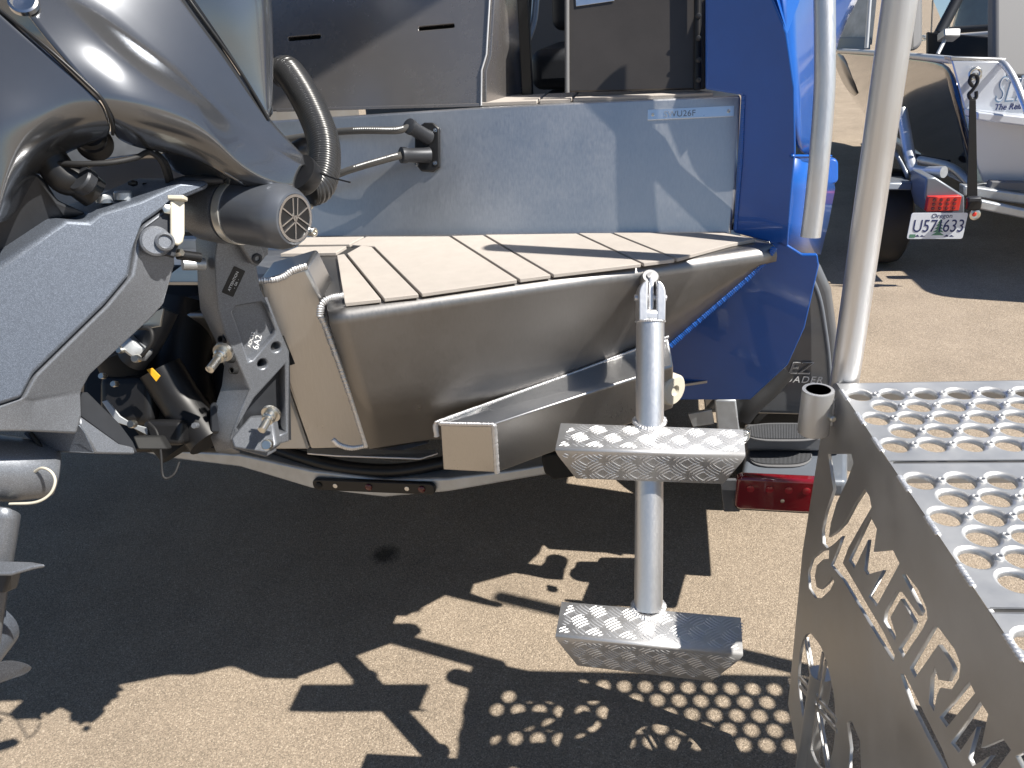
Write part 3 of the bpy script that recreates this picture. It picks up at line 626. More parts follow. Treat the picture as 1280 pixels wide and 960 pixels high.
# treads
rowp = .0432; colp = .0560; R1, R2 = .0245, .0185
def plank(y0, y1, name='tread', z_=0, width=.86):
    """y0,y1 distances from the far edge along gy"""
    o = G0+gy*y0+ZU*(z_); lenp = y1-y0
    circles, rims, buttons = [], [], []
    nr = int((lenp-.012)/rowp); m0 = (lenp-(nr-1)*rowp)/2
    for r_ in range(nr):
        yy = m0+r_*rowp; off = (colp/2 if r_ % 2 else 0)
        x = .026+off
        while x < width-.03:
            c_ = o+gx*x+gy*yy; ring = circ(c_, gx, gy, R1, 18); circles.append(ring)
            prof = [(R1, 0), (R1-.0022, -.0006), (R1-.0045, -.0024), (R2+.0004, -.0052), (R2, -.0085)]
            v_ = []; f_ = []
            for rr, dz in prof: v_ += [q+ZU*dz for q in circ(c_, gx, gy, rr, 18)]
            for a_ in range(len(prof)-1): f_ += [[a_*18+i, a_*18+(i+1) % 18, (a_+1)*18+(i+1) % 18, (a_+1)*18+i] for i in range(18)]
            rims.append((v_, f_))
            for bx_, by_ in ((colp/2, 0),):
                c2 = c_+gx*bx_+gy*by_
                pr_ = [(.0072, -.0002), (.0058, .0022), (.0044, .0034), (.0030, .0032), (.0027, -.003)]
                v_ = []; f_ = []
                for rr, dz in pr_: v_ += [q+ZU*dz for q in circ(c2, gx, gy, rr, 10)]
                for a_ in range(4): f_ += [[a_*10+i, a_*10+(i+1) % 10, (a_+1)*10+(i+1) % 10, (a_+1)*10+i] for i in range(10)]
                if x+bx_ < width-.02: buttons.append((v_, f_)); circles.append(circ(c2, gx, gy, .0030, 6))
            x += colp
    ol_ = [o+gx*.0, o+gx*width, o+gx*width+gy*lenp, o+gy*lenp]
    pk = holed(name, ol_, circles, o, gx, -gy if gx.cross(-gy).z > 0 else gy, .0025, M['gang'], st, bev=0)
    join('hole_rims', rims, M['gang'], pk, smooth=True)['kind'] = 'stuff'
    bt = join('grip_buttons', buttons, M['gang'], pk, smooth=True); bt['kind'] = 'stuff'
    plate('tread_flange', [o+gx*.002, o+gx*width, o+gx*width-ZU*.035, o+gx*.002-ZU*.035], gy*.0025, M['gang'], pk, bevel=.0008)
    plate('tread_flange', [o+gy*lenp+gx*.002, o+gy*lenp+gx*width, o+gy*lenp+gx*width-ZU*.035, o+gy*lenp+gx*.002-ZU*.035], -gy*.0025, M['gang'], pk, bevel=.0008)
    for k in range(3):
        c_ = o+gy*(lenp*(.18+.32*k)); weld('weld_bead', [c_-gy*.02, c_+gy*.02], .0045, st, ZU, pitch=.006)
    return pk
plank(.004, .271); plank(.277, .589); plank(.595, .90)
# lower tread and far side plate
def lower(y0, y1, z_):
    o = G0+gy*y0; plate('lower_step', [o+gx*.01+ZU*(z_-gz), o+gx*.84+ZU*(z_-gz), o+gx*.84+gy*(y1-y0)+ZU*(z_-gz), o+gx*.01+gy*(y1-y0)+ZU*(z_-gz)], ZU*-.03, M['alu_bright'], st, bevel=.003)
lower(.50, .62, .42); lower(.9, 1.15, .62)
plate('side_plate', [p+gx*.866 for p in (G0, G0+gy*1.1, G0+gy*1.1-ZU*.75, G0+gy*.28-ZU*.9, G0-ZU*.9)], gx*.006, M['gang'], st, bevel=.001)
for x_ in (.01, .85):
    for y_ in (.12, 1.0): tube('leg', [G0+gx*x_+gy*y_-ZU*.6, Vector(((G0+gx*x_+gy*y_).x, (G0+gx*x_+gy*y_).y, .0))], .022, M['gang'], st, n=16, sm=1)
# socket
so = P(1023, 487, 1.385); 
lathe('post_socket', so, -ZU, [(0, .0262), (-.0005, .0215), (.06, .0212), (.068, .0212)], M['gang'], st, n=28)
sc_ = lathe('socket_wall', so-ZU*0, -ZU, [(0, .0212), (0, .0275), (.003, .028), (.086, .028), (.088, .026), (.088, .0212), (0, .0212)], M['gang'], st, n=28)
lathe('set_screw', so-ZU*.045+gx*.02-gy*-.018+SN*-.0, (SN*-.2+gy*.9), [(0, .006), (.012, .006), (.014, .004), (.014, 0)], M['zinc'], st, n=12)
weld('weld_bead', [so+gx*.028-ZU*.02, so+gx*.03-ZU*.075], .005, st, gy)
# rail posts (out of frame above) and rail
pb = P(1056, 474, 1.43)
def post(b_): tube('rail_post', [b_-ZU*.06, b_+ZU*1.05], .0252, M['alu_tube'], st, n=28, sm=2)
post(pb)
post(pb+gx*.86)
# ------------------------------------------------------------------ outboard motor
eng = thing('outboard_motor', P(120, 560, 1.2), 'large metallic grey outboard motor on the stern with emblem cap and ribbed hose', 'outboard motor')
def CW(x, y, s): return P(x, y, s+.30*(1.2-s) if s < 1.2 else s)
# main cowl panel
rows = [
 [CW(40, -160, .93), CW(-20, -60, .84), CW(62, 58, .83), CW(126, 122, .875), CW(142, 150, .90), CW(140, 172, .98)],
 [CW(150, -125, .97), CW(90, -8, .885), CW(128, 58, .87), CW(160, 125, .895), CW(172, 158, .925), CW(172, 186, 1.0)],
 [CW(234, -2, 1.03), CW(165, 48, .945), CW(190, 92, .93), CW(214, 138, .95), CW(222, 168, .975), CW(218, 192, 1.04)],
 [CW(288, 74, 1.09), CW(238, 102, 1.01), CW(248, 130, .995), CW(262, 162, 1.01), CW(266, 185, 1.03), CW(262, 206, 1.08)],
 [CW(334, 148, 1.15), CW(290, 152, 1.085), CW(292, 180, 1.07), CW(300, 210, 1.08), CW(306, 224, 1.10), CW(300, 234, 1.13)],
 [CW(372, 186, 1.20), CW(345, 190, 1.15), CW(342, 212, 1.14), CW(346, 230, 1.145), CW(352, 238, 1.16), CW(350, 242, 1.19)],
 [CW(388, 204, 1.225), CW(378, 206, 1.19), CW(370, 220, 1.18), CW(368, 232, 1.18), CW(372, 240, 1.195), CW(378, 242, 1.21)]]
grid('cowl_panel', rows, M['cowl'], eng, subs=3, solid=.004, crease=((1, .9), (3, .5)))
# lower side panel left of the first seam
rows = [
 [CW(-60, -60, .80), CW(-2, 12, .822), CW(60, 62, .838), CW(124, 126, .878), CW(139, 152, .902), CW(138, 172, .96)],
 [CW(-90, 30, .79), CW(-40, 90, .80), CW(20, 118, .825), CW(85, 128, .862), CW(110, 150, .89), CW(108, 180, .96)],
 [CW(-120, 120, .785), CW(-50, 150, .79), CW(5, 148, .81), CW(48, 152, .845), CW(70, 172, .88), CW(74, 196, .96)],
 [CW(-120, 220, .79), CW(-60, 220, .80), CW(-5, 190, .82), CW(14, 192, .835), CW(36, 206, .88), CW(50, 214, .96)],
 [CW(-120, 330, .80), CW(-70, 320, .81), CW(-25, 290, .83), CW(-6, 280, .84), CW(8, 276, .88), CW(20, 268, .96)]]
grid('cowl_panel', rows, M['cowl'], eng, subs=3, solid=.004, crease=((3, .45),))
# upper cowl right of the second seam
rows = [
 [CW(150, -125, .975), CW(236, -1, 1.035), CW(290, 74, 1.095), CW(336, 149, 1.155)],
 [CW(215, -150, .98), CW(280, -20, 1.03), CW(320, 60, 1.10), CW(338, 146, 1.165)],
 [CW(300, -170, 1.02), CW(338, -30, 1.08), CW(342, 50, 1.14), CW(341, 142, 1.185)],
 [CW(318, -170, 1.15), CW(344, -30, 1.18), CW(345, 50, 1.2), CW(342, 142, 1.22)],
 [CW(300, -190, 1.4), CW(310, -30, 1.4), CW(312, 50, 1.38), CW(318, 140, 1.36)]]
grid('upper_cowl', rows, M['cowl_light'], eng, subs=3, solid=.004, crease=((0, .3),))
# engine top closing dome far side (port half)
rows = [
 [P(215, -150, 1.05), P(60, -200, .99), P(-120, -160, .93)],
 [P(300, -190, 1.4), P(120, -260, 1.35), P(-120, -260, 1.25)],
 [P(300, 140, 1.45), P(60, 120, 1.5), P(-160, 120, 1.45)]]
grid('upper_cowl', rows, M['cowl_light'], eng, subs=2, solid=.004)
tube('cowl_seam', [CW(-2, 11, .819), CW(60, 60.5, .835), CW(108, 104, .862), CW(128, 125, .876), CW(139, 151, .899), CW(141, 168, .93)], .0022, M['black'], eng, n=8)
tube('cowl_seam', [CW(150, -125, .972), CW(236, -1, 1.03), CW(290, 74, 1.089), CW(318, 118, 1.125), CW(336, 150, 1.15)], .0026, M['black'], eng, n=8)
lathe('latch_button', CW(29, 2, .832), (-FW+RT*.25+UP*.25), [(-.004, .0175), (.002, .0170), (.003, .014), (-.001, .012), (-.002, 0)], M['chrome'], eng, n=28)
# rigging hose (corrugated) with cuff and cable tie
hp_ = spline([P(352, 90, 1.40), P(362, 92, 1.385), P(385, 128, 1.345), P(403, 172, 1.31), P(405, 208, 1.285), P(398, 232, 1.265), P(384, 238, 1.25)], 5)
Lh = [0]
for a_, b_ in zip(hp_, hp_[1:]): Lh.append(Lh[-1]+(b_-a_).length)
path, i, s = [], 0, 0
while s < Lh[-1]:
    while Lh[i+1] < s: i += 1
    path.append(hp_[i].lerp(hp_[i+1], (s-Lh[i])/(Lh[i+1]-Lh[i]))); s += .00125
v_, f_ = sweep(path, lambda i: .0262+(.0012, .0002, -.0016, .0002)[i % 4], 28)
mesh('ribbed_hose', v_, f_, M['hose'], eng, smooth=True)
hp2 = spline([P(380, 184, 1.40), P(372, 188, 1.38), P(352, 196, 1.36)], 8)
v_, f_ = sweep(hp2, lambda i: .016+(.001, -.001)[i % 2], 20); mesh('ribbed_hose', v_, f_, M['hose'], eng, smooth=True)
lathe('hose_cuff', P(372, 215, 1.205), P(392, 232, 1.24)-P(372, 215, 1.205), [(0, .031), (.006, .0315), (.022, .0300), (.026, .0275)], M['black'], eng, n=28)
tie = tube('cable_tie', [P(394, 214, 1.215), P(415, 222, 1.20), P(438, 228, 1.19)], .0014, M['black'], eng, n=6)
box('tie_head', P(393, 214, 1.212), RT*.005, UP*.004, FW*.004, M['black'], eng, bevel=.001)
# steering cables from the fitting to the motor
c1 = [T(512, 159, -.068), T(495, 163, -.075), T(455, 163, -.07), T(420, 165, -.05), T(385, 170, -.02), T(350, 175, -.01)]
c2 = [T(502, 194, -.062), T(490, 197, -.068), T(455, 207, -.075), T(425, 217, -.075), T(385, 235, -.06), T(350, 250, -.05)]
for c_ in (c1, c2): tube('steering_cable', c_, .0078, M['cable'], eng, n=14, sm=8)
# dotted print on cables
for c_ in (c1, c2):
    pth = spline(c_, 8); dd = []
    for k in range(4, 18):
        p_ = pth[k]; t_ = (pth[k+1]-pth[k-1]).normalized(); n_ = (-YB*.75+ZU*.62); n_ = (n_-t_*n_.dot(t_)).normalized(); w_ = t_.cross(n_)
        for q in range(3):
            c0 = p_+t_*(q*.0052)+n_*.0079; dd.append(([c0-w_*.0014, c0+t_*.003-w_*.0014, c0+t_*.003+w_*.0014, c0+w_*.0014], [[0, 1, 2, 3]]))
    join('printed_marks', dd, M['white_ink'], eng)
# swivel / mid section: sparkly faces
mv = {0: (-40, 360, 1.02), 1: (0, 331, 1.03), 2: (82, 274, 1.06), 3: (112, 276, 1.075), 4: (124, 266, 1.08), 5: (176, 250, 1.10), 6: (228, 226, 1.13), 7: (262, 226, 1.15),
      8: (262, 236, 1.15), 9: (214, 256, 1.14), 10: (178, 281, 1.105), 11: (171, 300, 1.10), 12: (163, 345, 1.09), 13: (132, 382, 1.075), 14: (42, 470, 1.05), 15: (28, 498, 1.045), 16: (-40, 520, 1.03),
      17: (218, 330, 1.15), 18: (204, 380, 1.15), 19: (190, 396, 1.145), 20: (112, 468, 1.11), 21: (100, 490, 1.105), 22: (101, 520, 1.10), 23: (95, 543, 1.10), 24: (34, 540, 1.07), 25: (-40, 540, 1.04), 26: (40, 500, 1.055)}
MO = P(200, 290, 1.10); MNn = (XB*.66-YB*.66+ZU*.30).normalized()
def MP(x, y, o=0): return PL(x, y, MO+MNn*o, MNn)
mvP = {k: PL(q[0], q[1], MO, MNn) for k, q in mv.items()}
for k in (17, 18, 19, 20, 21, 22, 23): mvP[k] = P(mv[k][0], mv[k][1], ((mvP[k]-CAM).dot(FW))+.035)
for k in (24, 26): mvP[k] = P(mv[k][0], mv[k][1], ((mvP[k]-CAM).dot(FW))+.012)
mf = [[0, 1, 14, 15, 16], [1, 2, 3, 13, 14], [3, 4, 5, 10, 11, 12, 13], [5, 6, 9, 10], [6, 7, 8, 9], [11, 10, 9, 17, 12], [12, 17, 18, 19, 13], [13, 19, 20, 14], [14, 20, 21, 26, 15], [26, 21, 22, 23, 24], [15, 26, 24, 25, 16]]
def facet(name, vd, fs, m, parent, vec, **k):
    ids = sorted({i for f in fs for i in f}); ix = {q: n for n, q in enumerate(ids)}; v = [vd[q] for q in ids]; n = len(v)
    F2 = [[ix[i] for i in f] for f in fs]; es = {}
    for f in F2:
        for a_, b_ in zip(f, f[1:]+f[:1]): es[(a_, b_)] = 1
    bd = [e for e in es if (e[1], e[0]) not in es]
    v2 = v+[p+vec for p in v]; F3 = F2+[[i+n for i in f[::-1]] for f in F2]+[[a_, b_, b_+n, a_+n] for a_, b_ in bd]
    return mesh(name, v2, F3, m, parent, **k)
facet('mid_section', mvP, [[0, 1, 14, 15, 16], [1, 2, 3, 13, 14], [3, 4, 5, 10, 11, 12, 13], [5, 6, 9, 10], [6, 7, 8, 9]], M['engine'], eng, -XB*.10+YB*.03, bevel=.006, seg=3, ang=12)
facet('mid_section', {k: p+FW*.004 for k, p in mvP.items()}, [[11, 10, 9, 17, 12], [12, 17, 18, 19, 13], [13, 19, 20, 14], [14, 20, 21, 26, 15], [26, 21, 22, 23, 24], [15, 26, 24, 25, 16]], M['engine_mid'], eng, -XB*.10+YB*.03, bevel=.004, seg=3, ang=12)
# opening behind the tilt lever: its shade given as a dark plate
def disc(name, x, y, s, r, m, d=None, h=.006, parent=None, n=24): 
    d = (d or (-FW)).normalized(); return lathe(name, P(x, y, s), d, [(-h, r), (h*.6, r), (h, r*.82), (h, 0)], m, parent or eng, n=n)
pk = plate('recess_dark_plate', [MP(173, 302, .001), MP(180, 285, .001), MP(200, 270, .001), MP(214, 260, .001), MP(226, 256, .001), MP(228, 290, .001), MP(219, 322, .001), MP(196, 317, .001), MP(176, 311, .001)], -MNn*.01, M['engine_dark'], eng, bevel=.002)
lathe('boss', MP(194, 302, .001), MNn, [(0, .022), (.008, .021), (.010, .018), (.010, 0)], M['engine_mid'], eng); lathe('boss', MP(205, 303, .004), MNn, [(0, .014), (.012, .013), (.014, .010), (.010, .008), (.010, 0)], M['engine_mid'], eng)
lev = plate('tilt_lever', [MP(213, 250, .014), MP(231, 249, .014), MP(231, 292, .014), MP(229, 302, .014), MP(224, 307, .014), MP(217, 305, .014), MP(213, 292, .014)], -MNn*.008, M['cream'], eng, bevel=.003, seg=3)
box('lever_cap', MP(222, 248, .013), RT*.0115, UP*.0032, FW*.008, M['cream'], eng, bevel=.0015)
lathe('lever_bolt', MP(209, 262, .006), MNn, [(-.01, .007), (.004, .007), (.005, .004), (.005, 0)], M['zinc'], eng, n=6)
tube('tilt_pin', [P(222, 318, 1.135), P(250, 322, 1.16)], .0075, M['black'], eng, n=12, sm=1)
disc('pin_nut', 224, 316, 1.13, .006, M['zinc'], RT-FW*.5, n=6)
tube('cross_tube', [P(228, 330, 1.22), P(256, 330, 1.24)], .010, M['galv'], eng, n=14, sm=1)
# dark mechanism above the mid section
plate('support_arm', [P(-20, 250, .99), P(44, 212, 1.02), P(60, 226, 1.03), P(74, 250, 1.04), P(114, 268, 1.07), P(82, 274, 1.065), P(0, 331, 1.04), P(-40, 356, 1.02)], -XB*.06+YB*.02, M['engine_dark'], eng, bevel=.006)
plate('top_ledge', [P(110, 266, 1.085), P(124, 262, 1.09), P(176, 244, 1.11), P(230, 222, 1.14), P(280, 222, 1.16), P(270, 215, 1.22), P(180, 232, 1.2), P(80, 258, 1.15)], ZU*-.01, M['engine_dark'], eng, bevel=.003)
tube('vent_hose', [P(62, 198, 1.03), P(80, 222, 1.04), P(96, 226, 1.05), P(118, 242, 1.07)], .022, M['black'], eng, n=16)
lathe('hose_ring', P(98, 222, 1.03), P(112, 232, 1.05)-P(94, 220, 1.03), [(0, .017), (.003, .019), (.014, .019), (.017, .016)], M['engine_dark'], eng)
lathe('fitting', P(114, 174, 1.055), -FW+RT*.4+UP*.2, [(0, .020), (.008, .020), (.012, .016), (.010, .010), (.004, .008), (.004, 0)], M['black'], eng)
lathe('fitting', P(118, 178, 1.075), -FW+RT*.6-UP*.5, [(0, .024), (.012, .024), (.014, .02)], M['black'], eng)
tube('wire_loom', [P(70, 204, 1.02), P(104, 205, 1.02), P(140, 203, 1.03), P(170, 197, 1.05), P(186, 190, 1.07), P(200, 200, 1.08), P(207, 216, 1.10), P(211, 232, 1.13)], .0038, M['rubber'], eng, n=10)
tube('wire_loom', [P(193, 190, 1.09), P(206, 203, 1.10), P(212, 220, 1.12), P(214, 232, 1.13)], .0046, M['rubber'], eng, n=10)
disc('bolt', 130, 248, 1.085, .011, M['galv'], UP-FW*.3); disc('bolt', 154, 244, 1.10, .0125, M['galv'], UP-FW*.3)
tube('rod', [P(178, 230, 1.13), P(216, 230, 1.15)], .002, M['black'], eng, n=6, sm=1)
lathe('rod_end', P(166, 229, 1.12), RT, [(-.006, .003), (0, .005), (.006, .003)], M['black'], eng, n=10)
# polished under-tray seen under the cowl
rows = [[P(92, 208, 1.25), P(150, 196, 1.25), P(215, 190, 1.26), P(255, 205, 1.26), P(305, 232, 1.24)], [P(100, 228, 1.32), P(160, 222, 1.34), P(215, 216, 1.34), P(262, 224, 1.32), P(318, 240, 1.28)], [P(110, 240, 1.36), P(170, 238, 1.38), P(225, 236, 1.38), P(280, 238, 1.34), P(330, 246, 1.31)]]
grid('under_tray', rows, M['alu'], eng, subs=2, solid=.003)
grid('under_tray', [[P(196, 190, 1.12), P(235, 186, 1.12), P(262, 204, 1.11), P(306, 232, 1.14)], [P(204, 200, 1.17), P(238, 204, 1.17), P(270, 222, 1.16), P(312, 238, 1.18)], [P(214, 214, 1.20), P(244, 224, 1.20), P(276, 234, 1.19), P(316, 246, 1.20)]], M['cowl'], eng, subs=2, solid=.003)
# clamp bracket
KN = (XB*.76-YB*.64).normalized(); KU = ZU.cross(KN)
CB = P(300, 350, 1.270)
def K(x, y, d=0): return PL(x, y, CB+KN*d, KN)
ol = [(306, 229), (287, 248), (279, 259), (274, 275), (272, 291), (268, 322), (269, 350), (272, 387), (281, 419), (297, 455), (312, 487), (302, 510), (288, 548), (290, 560), (333, 572), (346, 564), (347, 556), (362, 552), (362, 440), (345, 400), (325, 360), (321, 331), (336, 318), (336, 240), (325, 231)]
poc = [(291, 390), (296, 383), (326, 378), (331, 381), (344, 412), (343, 418), (316, 450), (311, 452)]
tri = [(356, 456), (358, 540), (346, 546), (332, 540), (300, 540), (296, 535), (318, 498)]
def kc(x, y, r): return circ(K(x, y), KU, ZU, r, 18)
cb = holed('clamp_bracket', [K(*q) for q in ol], [[K(*q) for q in poc], [K(*q) for q in tri], kc(345, 434, .0085), kc(328, 455, .0085)], CB, KU, ZU, .034, M['engine_mid'], eng, bev=.003)
pr2 = plate('pocket_floor', [K(*q, -.012) for q in [(284, 385), (334, 372), (350, 414), (312, 460)]], -KN*.004, M['engine_mid'], cb, bevel=0)
plate('pocket_floor', [K(*q, -.026) for q in [(362, 448), (364, 550), (288, 548), (310, 490)]], -KN*.004, M['engine_dark'], cb, bevel=0)
box('hole_backs', K(336, 445, -.045), KU*.05, ZU*.03, KN*.002, M['black_matte'], cb, bevel=0)
# thick aft flank of the bracket (curved band)
fl0 = [(268, 232), (258, 250), (252, 268), (247, 290), (244, 302), (246, 330), (247, 356), (250, 387), (266, 419), (281, 450), (277, 482), (268, 510), (262, 545), (270, 565), (290, 568)]
fl1 = [(306, 229), (287, 248), (279, 259), (274, 280), (271, 295), (268, 322), (269, 350), (272, 387), (281, 419), (297, 455), (312, 487), (302, 510), (288, 548), (290, 560), (300, 566)]
rws = [[PL(a_[0], a_[1], CB-KN*.05, KN), K(b_[0], b_[1], -.002)] for a_, b_ in zip(fl0, fl1)]
ffk = [p for r_ in rws for p in r_]; nF = len(rws)
mesh('bracket_flank', ffk, [[2*i, 2*i+1, 2*i+3, 2*i+2] for i in range(nF-1)], M['engine_mid'], cb, solid=.004, bevel=.001, smooth=True)
box('lower_block', P(290, 522, 1.390), RT*.030, UP*.028, FW*.03, M['engine_dark'], cb, bevel=.006)
plate('foot', [P(288, 548, 1.330), P(312, 520, 1.360), P(340, 520, 1.360), P(346, 556, 1.330), P(333, 566, 1.320), P(292, 560, 1.320)], FW*.03, M['engine_mid'], cb, bevel=.004)
for q in ((276, 424), (286, 449), (290, 463)): lathe('hole', P(q[0], q[1], 1.288), -FW-RT*.4, [(-.01, .0062), (.0015, .0062), (.0015, .0045), (-.008, .0045), (-.008, 0)], M['black_matte'], cb, n=14)
def stud(x, y, s, x2, y2, s2, nm='mount_bolt'):
    a_, b_ = P(x, y, s), P(x2, y2, s2); d = b_-a_; L_ = d.length
    lathe(nm, a_, d, [(-.004, .016), (0, .0165), (.003, .0165), (.003, .0115), (.012, .0115), (.014, .0095), (.018, .0095), (.018, .0068), (L_, .0068), (L_+.001, .005), (L_+.001, 0)], M['zinc'], eng, n=18)
stud(279, 440, 1.26, 262, 462, 1.22); stud(339, 517, 1.31, 327, 538, 1.28)
disc('mount_bolt', 334, 556, 1.285, .009, M['zinc'], -FW)
# labels on the bracket
def kl(x, y, w_, h, ang, m, nm, d=.0006):
    c_ = K(x, y, d); u = KU*math.cos(ang)+ZU*math.sin(ang); v = KN.cross(u); v = v if v.z > 0 else -v
    return plate(nm, rrect(c_, u*w_, v*h, .002), -KN*.0006, m, cb, bevel=0), c_, u, v
lb, c_, u_, v2 = kl(292, 352, .024, .0105, math.radians(52), M['black'], 'warning_label')
lettering('label_print', 'ATTENTION', c_-u_*.017-v2*.001+KN*.0004, u_, v2, .0062, M['white_ink'], lb, depth=.0002)
lettering('label_print', '-  OK  -', c_-u_*.010-v2*.007+KN*.0004, u_, v2, .0052, M['white_ink'], lb, depth=.0002)
c_ = K(325, 428, -.0115); u_ = (KU*math.cos(math.radians(62))+ZU*math.sin(math.radians(62))); v2 = KN.cross(u_)
lettering('cast_mark', '6A2', c_-u_*.014, u_, v2, .016, M['white_ink'], cb, depth=.0004); lettering('cast_mark', 'ADC12', c_-u_*.012+v2*.014, u_, v2, .009, M['white_ink'], cb, depth=.0004)
# steering cap with emblem
ax0 = P(303, 266, 1.275); ax = (P(373, 272, 1.235)-P(303, 266, 1.305)).normalized(); ax = (XB*.95-YB*.28-ZU*.03).normalized()
cap_c = P(352, 271, 1.175); R_ = .0495
cp = lathe('steering_cap', cap_c, ax, [(-.11, R_*.98), (-.02, R_), (.004, R_), (.016, R_*.93), (.026, R_*.80), (.027, R_*.74), (.0255, R_*.72), (.0255, 0)], M['cap'], eng, n=48)
lathe('cap_collar', cap_c, ax, [(-.16, R_*1.02), (-.135, R_*1.05), (-.12, R_*1.06), (-.10, R_*1.02)], M['engine_mid'], eng, n=48)
lathe('cap_ring', cap_c, ax, [(-.094, R_*1.025), (-.088, R_*1.035), (-.080, R_*1.025)], M['white_metal'], eng, n=48)
ec_ = cap_c+ax*.0262; eu_ = (ZU-ax*ZU.dot(ax)).normalized(); ew = ax.cross(eu_)
lathe('emblem_disc', cap_c, ax, [(.0240, R_*.70), (.0262, R_*.70), (.0262, 0)], M['black'], cp, n=40)
lathe('emblem_ring', cap_c, ax, [(.0250, R_*.735), (.0278, R_*.725), (.0278, R_*.64), (.0255, R_*.63)], M['chrome'], cp, n=40)
lg = []
def bar2(a_, b_, w_): 
    d = (b_-a_).normalized(); n_ = ax.cross(d)*w_; return prism([a_-n_, b_-n_, b_+n_, a_+n_], ax*.0016)
for k in range(3):
    th = math.radians(90+120*k+12); d = eu_*math.sin(th)+ew*math.cos(th); n_ = ax.cross(d).normalized(); R3 = R_*.63
    lg.append(bar2(ec_-d*R3, ec_+d*R3*.10, .0011))
    for s_ in (-1, 1): lg.append(bar2(ec_+d*R3*.10+n_*s_*.0042, ec_+d*R3*.97+n_*s_*.0052, .0011))
    lg.append(bar2(ec_+d*R3*.10-n_*.0052, ec_+d*R3*.10+n_*.0052, .0011))
join('emblem', lg, M['chrome'], cp)
# flange of the cap
fl = plate('cap_flange', [K(q_[0], q_[1], .022) for q_ in ((304, 251), (294, 262), (289, 280), (296, 300), (315, 330), (322, 334), (332, 322), (322, 296))], -KN*.02, M['engine_mid'], eng, bevel=.003)
for q in ((298.5, 281), (321, 323)):
    lathe('flange_bolt', K(q[0], q[1], .022), KN, [(-.006, .0085), (.002, .0085), (.003, .007), (.003, .0042), (-.001, .004), (-.001, 0)], M['engine_dark'], eng, n=18)
lathe('flange_bolt', cap_c+ax*.004-ZU*.030+KU*.036, ax, [(-.02, .0075), (.012, .0075), (.013, .006), (.013, .004), (.010, .0035), (.010, 0)], M['zinc'], eng, n=18)
tube('grease_nipple', [P(379, 265, 1.260), P(390, 257, 1.250)], lambda i: (.0045, .0035, .005, .0035, .0045, .0045, .003)[min(i, 6)], M['zinc'], eng, n=10, sm=6)
tube('grease_nipple', [P(366, 240, 1.260), P(373, 236, 1.250)], .0042, M['zinc'], eng, n=10, sm=4)
# trim cylinders and dark clutter inside
tube('trim_ram', [P(205, 385, 1.360), P(185, 425, 1.360), P(165, 450, 1.370)], .026, M['engine_dark'], eng, n=20)
lathe('ram_collar', P(176, 428, 1.335), P(160, 445, 1.340)-P(190, 410, 1.340), [(0, .024), (.004, .026), (.020, .026), (.024, .022)], M['galv'], eng)
plate('ram_clip', [P(193, 390, 1.305), P(204, 385, 1.305), P(200, 408, 1.310), P(178, 412, 1.315), P(172, 410, 1.315)], FW*.006, M['white_metal'], eng, bevel=.001)
tube('ram_cable', [P(172, 410, 1.310), P(188, 412, 1.295), P(189, 428, 1.295), P(176, 446, 1.305), P(168, 450, 1.315)], .0035, M['rubber'], eng, n=8)
disc('ram_tip', 170, 448, 1.285, .007, M['white_metal'])
plate('caution_strip', [P(183, 462, 1.315), P(190, 460, 1.315), P(200, 470, 1.315), P(195, 477, 1.315)], FW*.003, M['yellow'], eng, bevel=.0005)
random.seed(8)
plate('dark_backing', [P(130, 330, 1.560), P(300, 330, 1.560), P(312, 480, 1.550), P(290, 566, 1.530), P(150, 566, 1.490), P(100, 540, 1.450), P(104, 440, 1.510)], FW*.03, M['black'], eng, bevel=.01)  # black plate added behind the cylinders to keep the shaded gap dark
tube('trim_cylinder', [P(236, 380, 1.510), P(222, 450, 1.490), P(236, 540, 1.470)], .060, M['black'], eng, n=20)
tube('trim_cylinder', [P(200, 460, 1.390), P(225, 500, 1.400), P(262, 552, 1.390)], .038, M['black'], eng, n=20)
tube('trim_cylinder', [P(150, 440, 1.420), P(175, 490, 1.440), P(230, 560, 1.450)], .046, M['black_matte'], eng, n=20)
box('pump_motor', P(170, 500, 1.420), RT*.05, UP*.045, FW*.04, M['black'], eng, bevel=.016, seg=4)
box('pump_cap', P(212, 540, 1.360), RT*.035, UP*.022, FW*.03, M['black'], eng, bevel=.010, seg=4)
for q in ((128, 470), (143, 480), (150, 438), (244, 532)): disc('small_bolt', q[0], q[1], 1.305, .0055, M['zinc'] if q[0] < 200 else M['engine_mid'], n=8)
plate('sensor_bracket', [P(127, 502, 1.330), P(134, 500, 1.330), P(150, 520, 1.330), P(166, 530, 1.330), P(190, 536, 1.330), P(186, 545, 1.330), P(164, 534, 1.330), P(145, 528, 1.330)], FW*.004, M['galv'], eng, bevel=.001)
disc('sensor_bolt', 165, 530, 1.295, .007, M['zinc'])
tube('earth_wire', [P(186, 528, 1.320), P(196, 540, 1.310), P(201, 565, 1.310), P(203, 592, 1.310), P(208, 598, 1.310), P(218, 592, 1.330), P(224, 578, 1.350)], .0022, M['rubber'], eng, n=8)
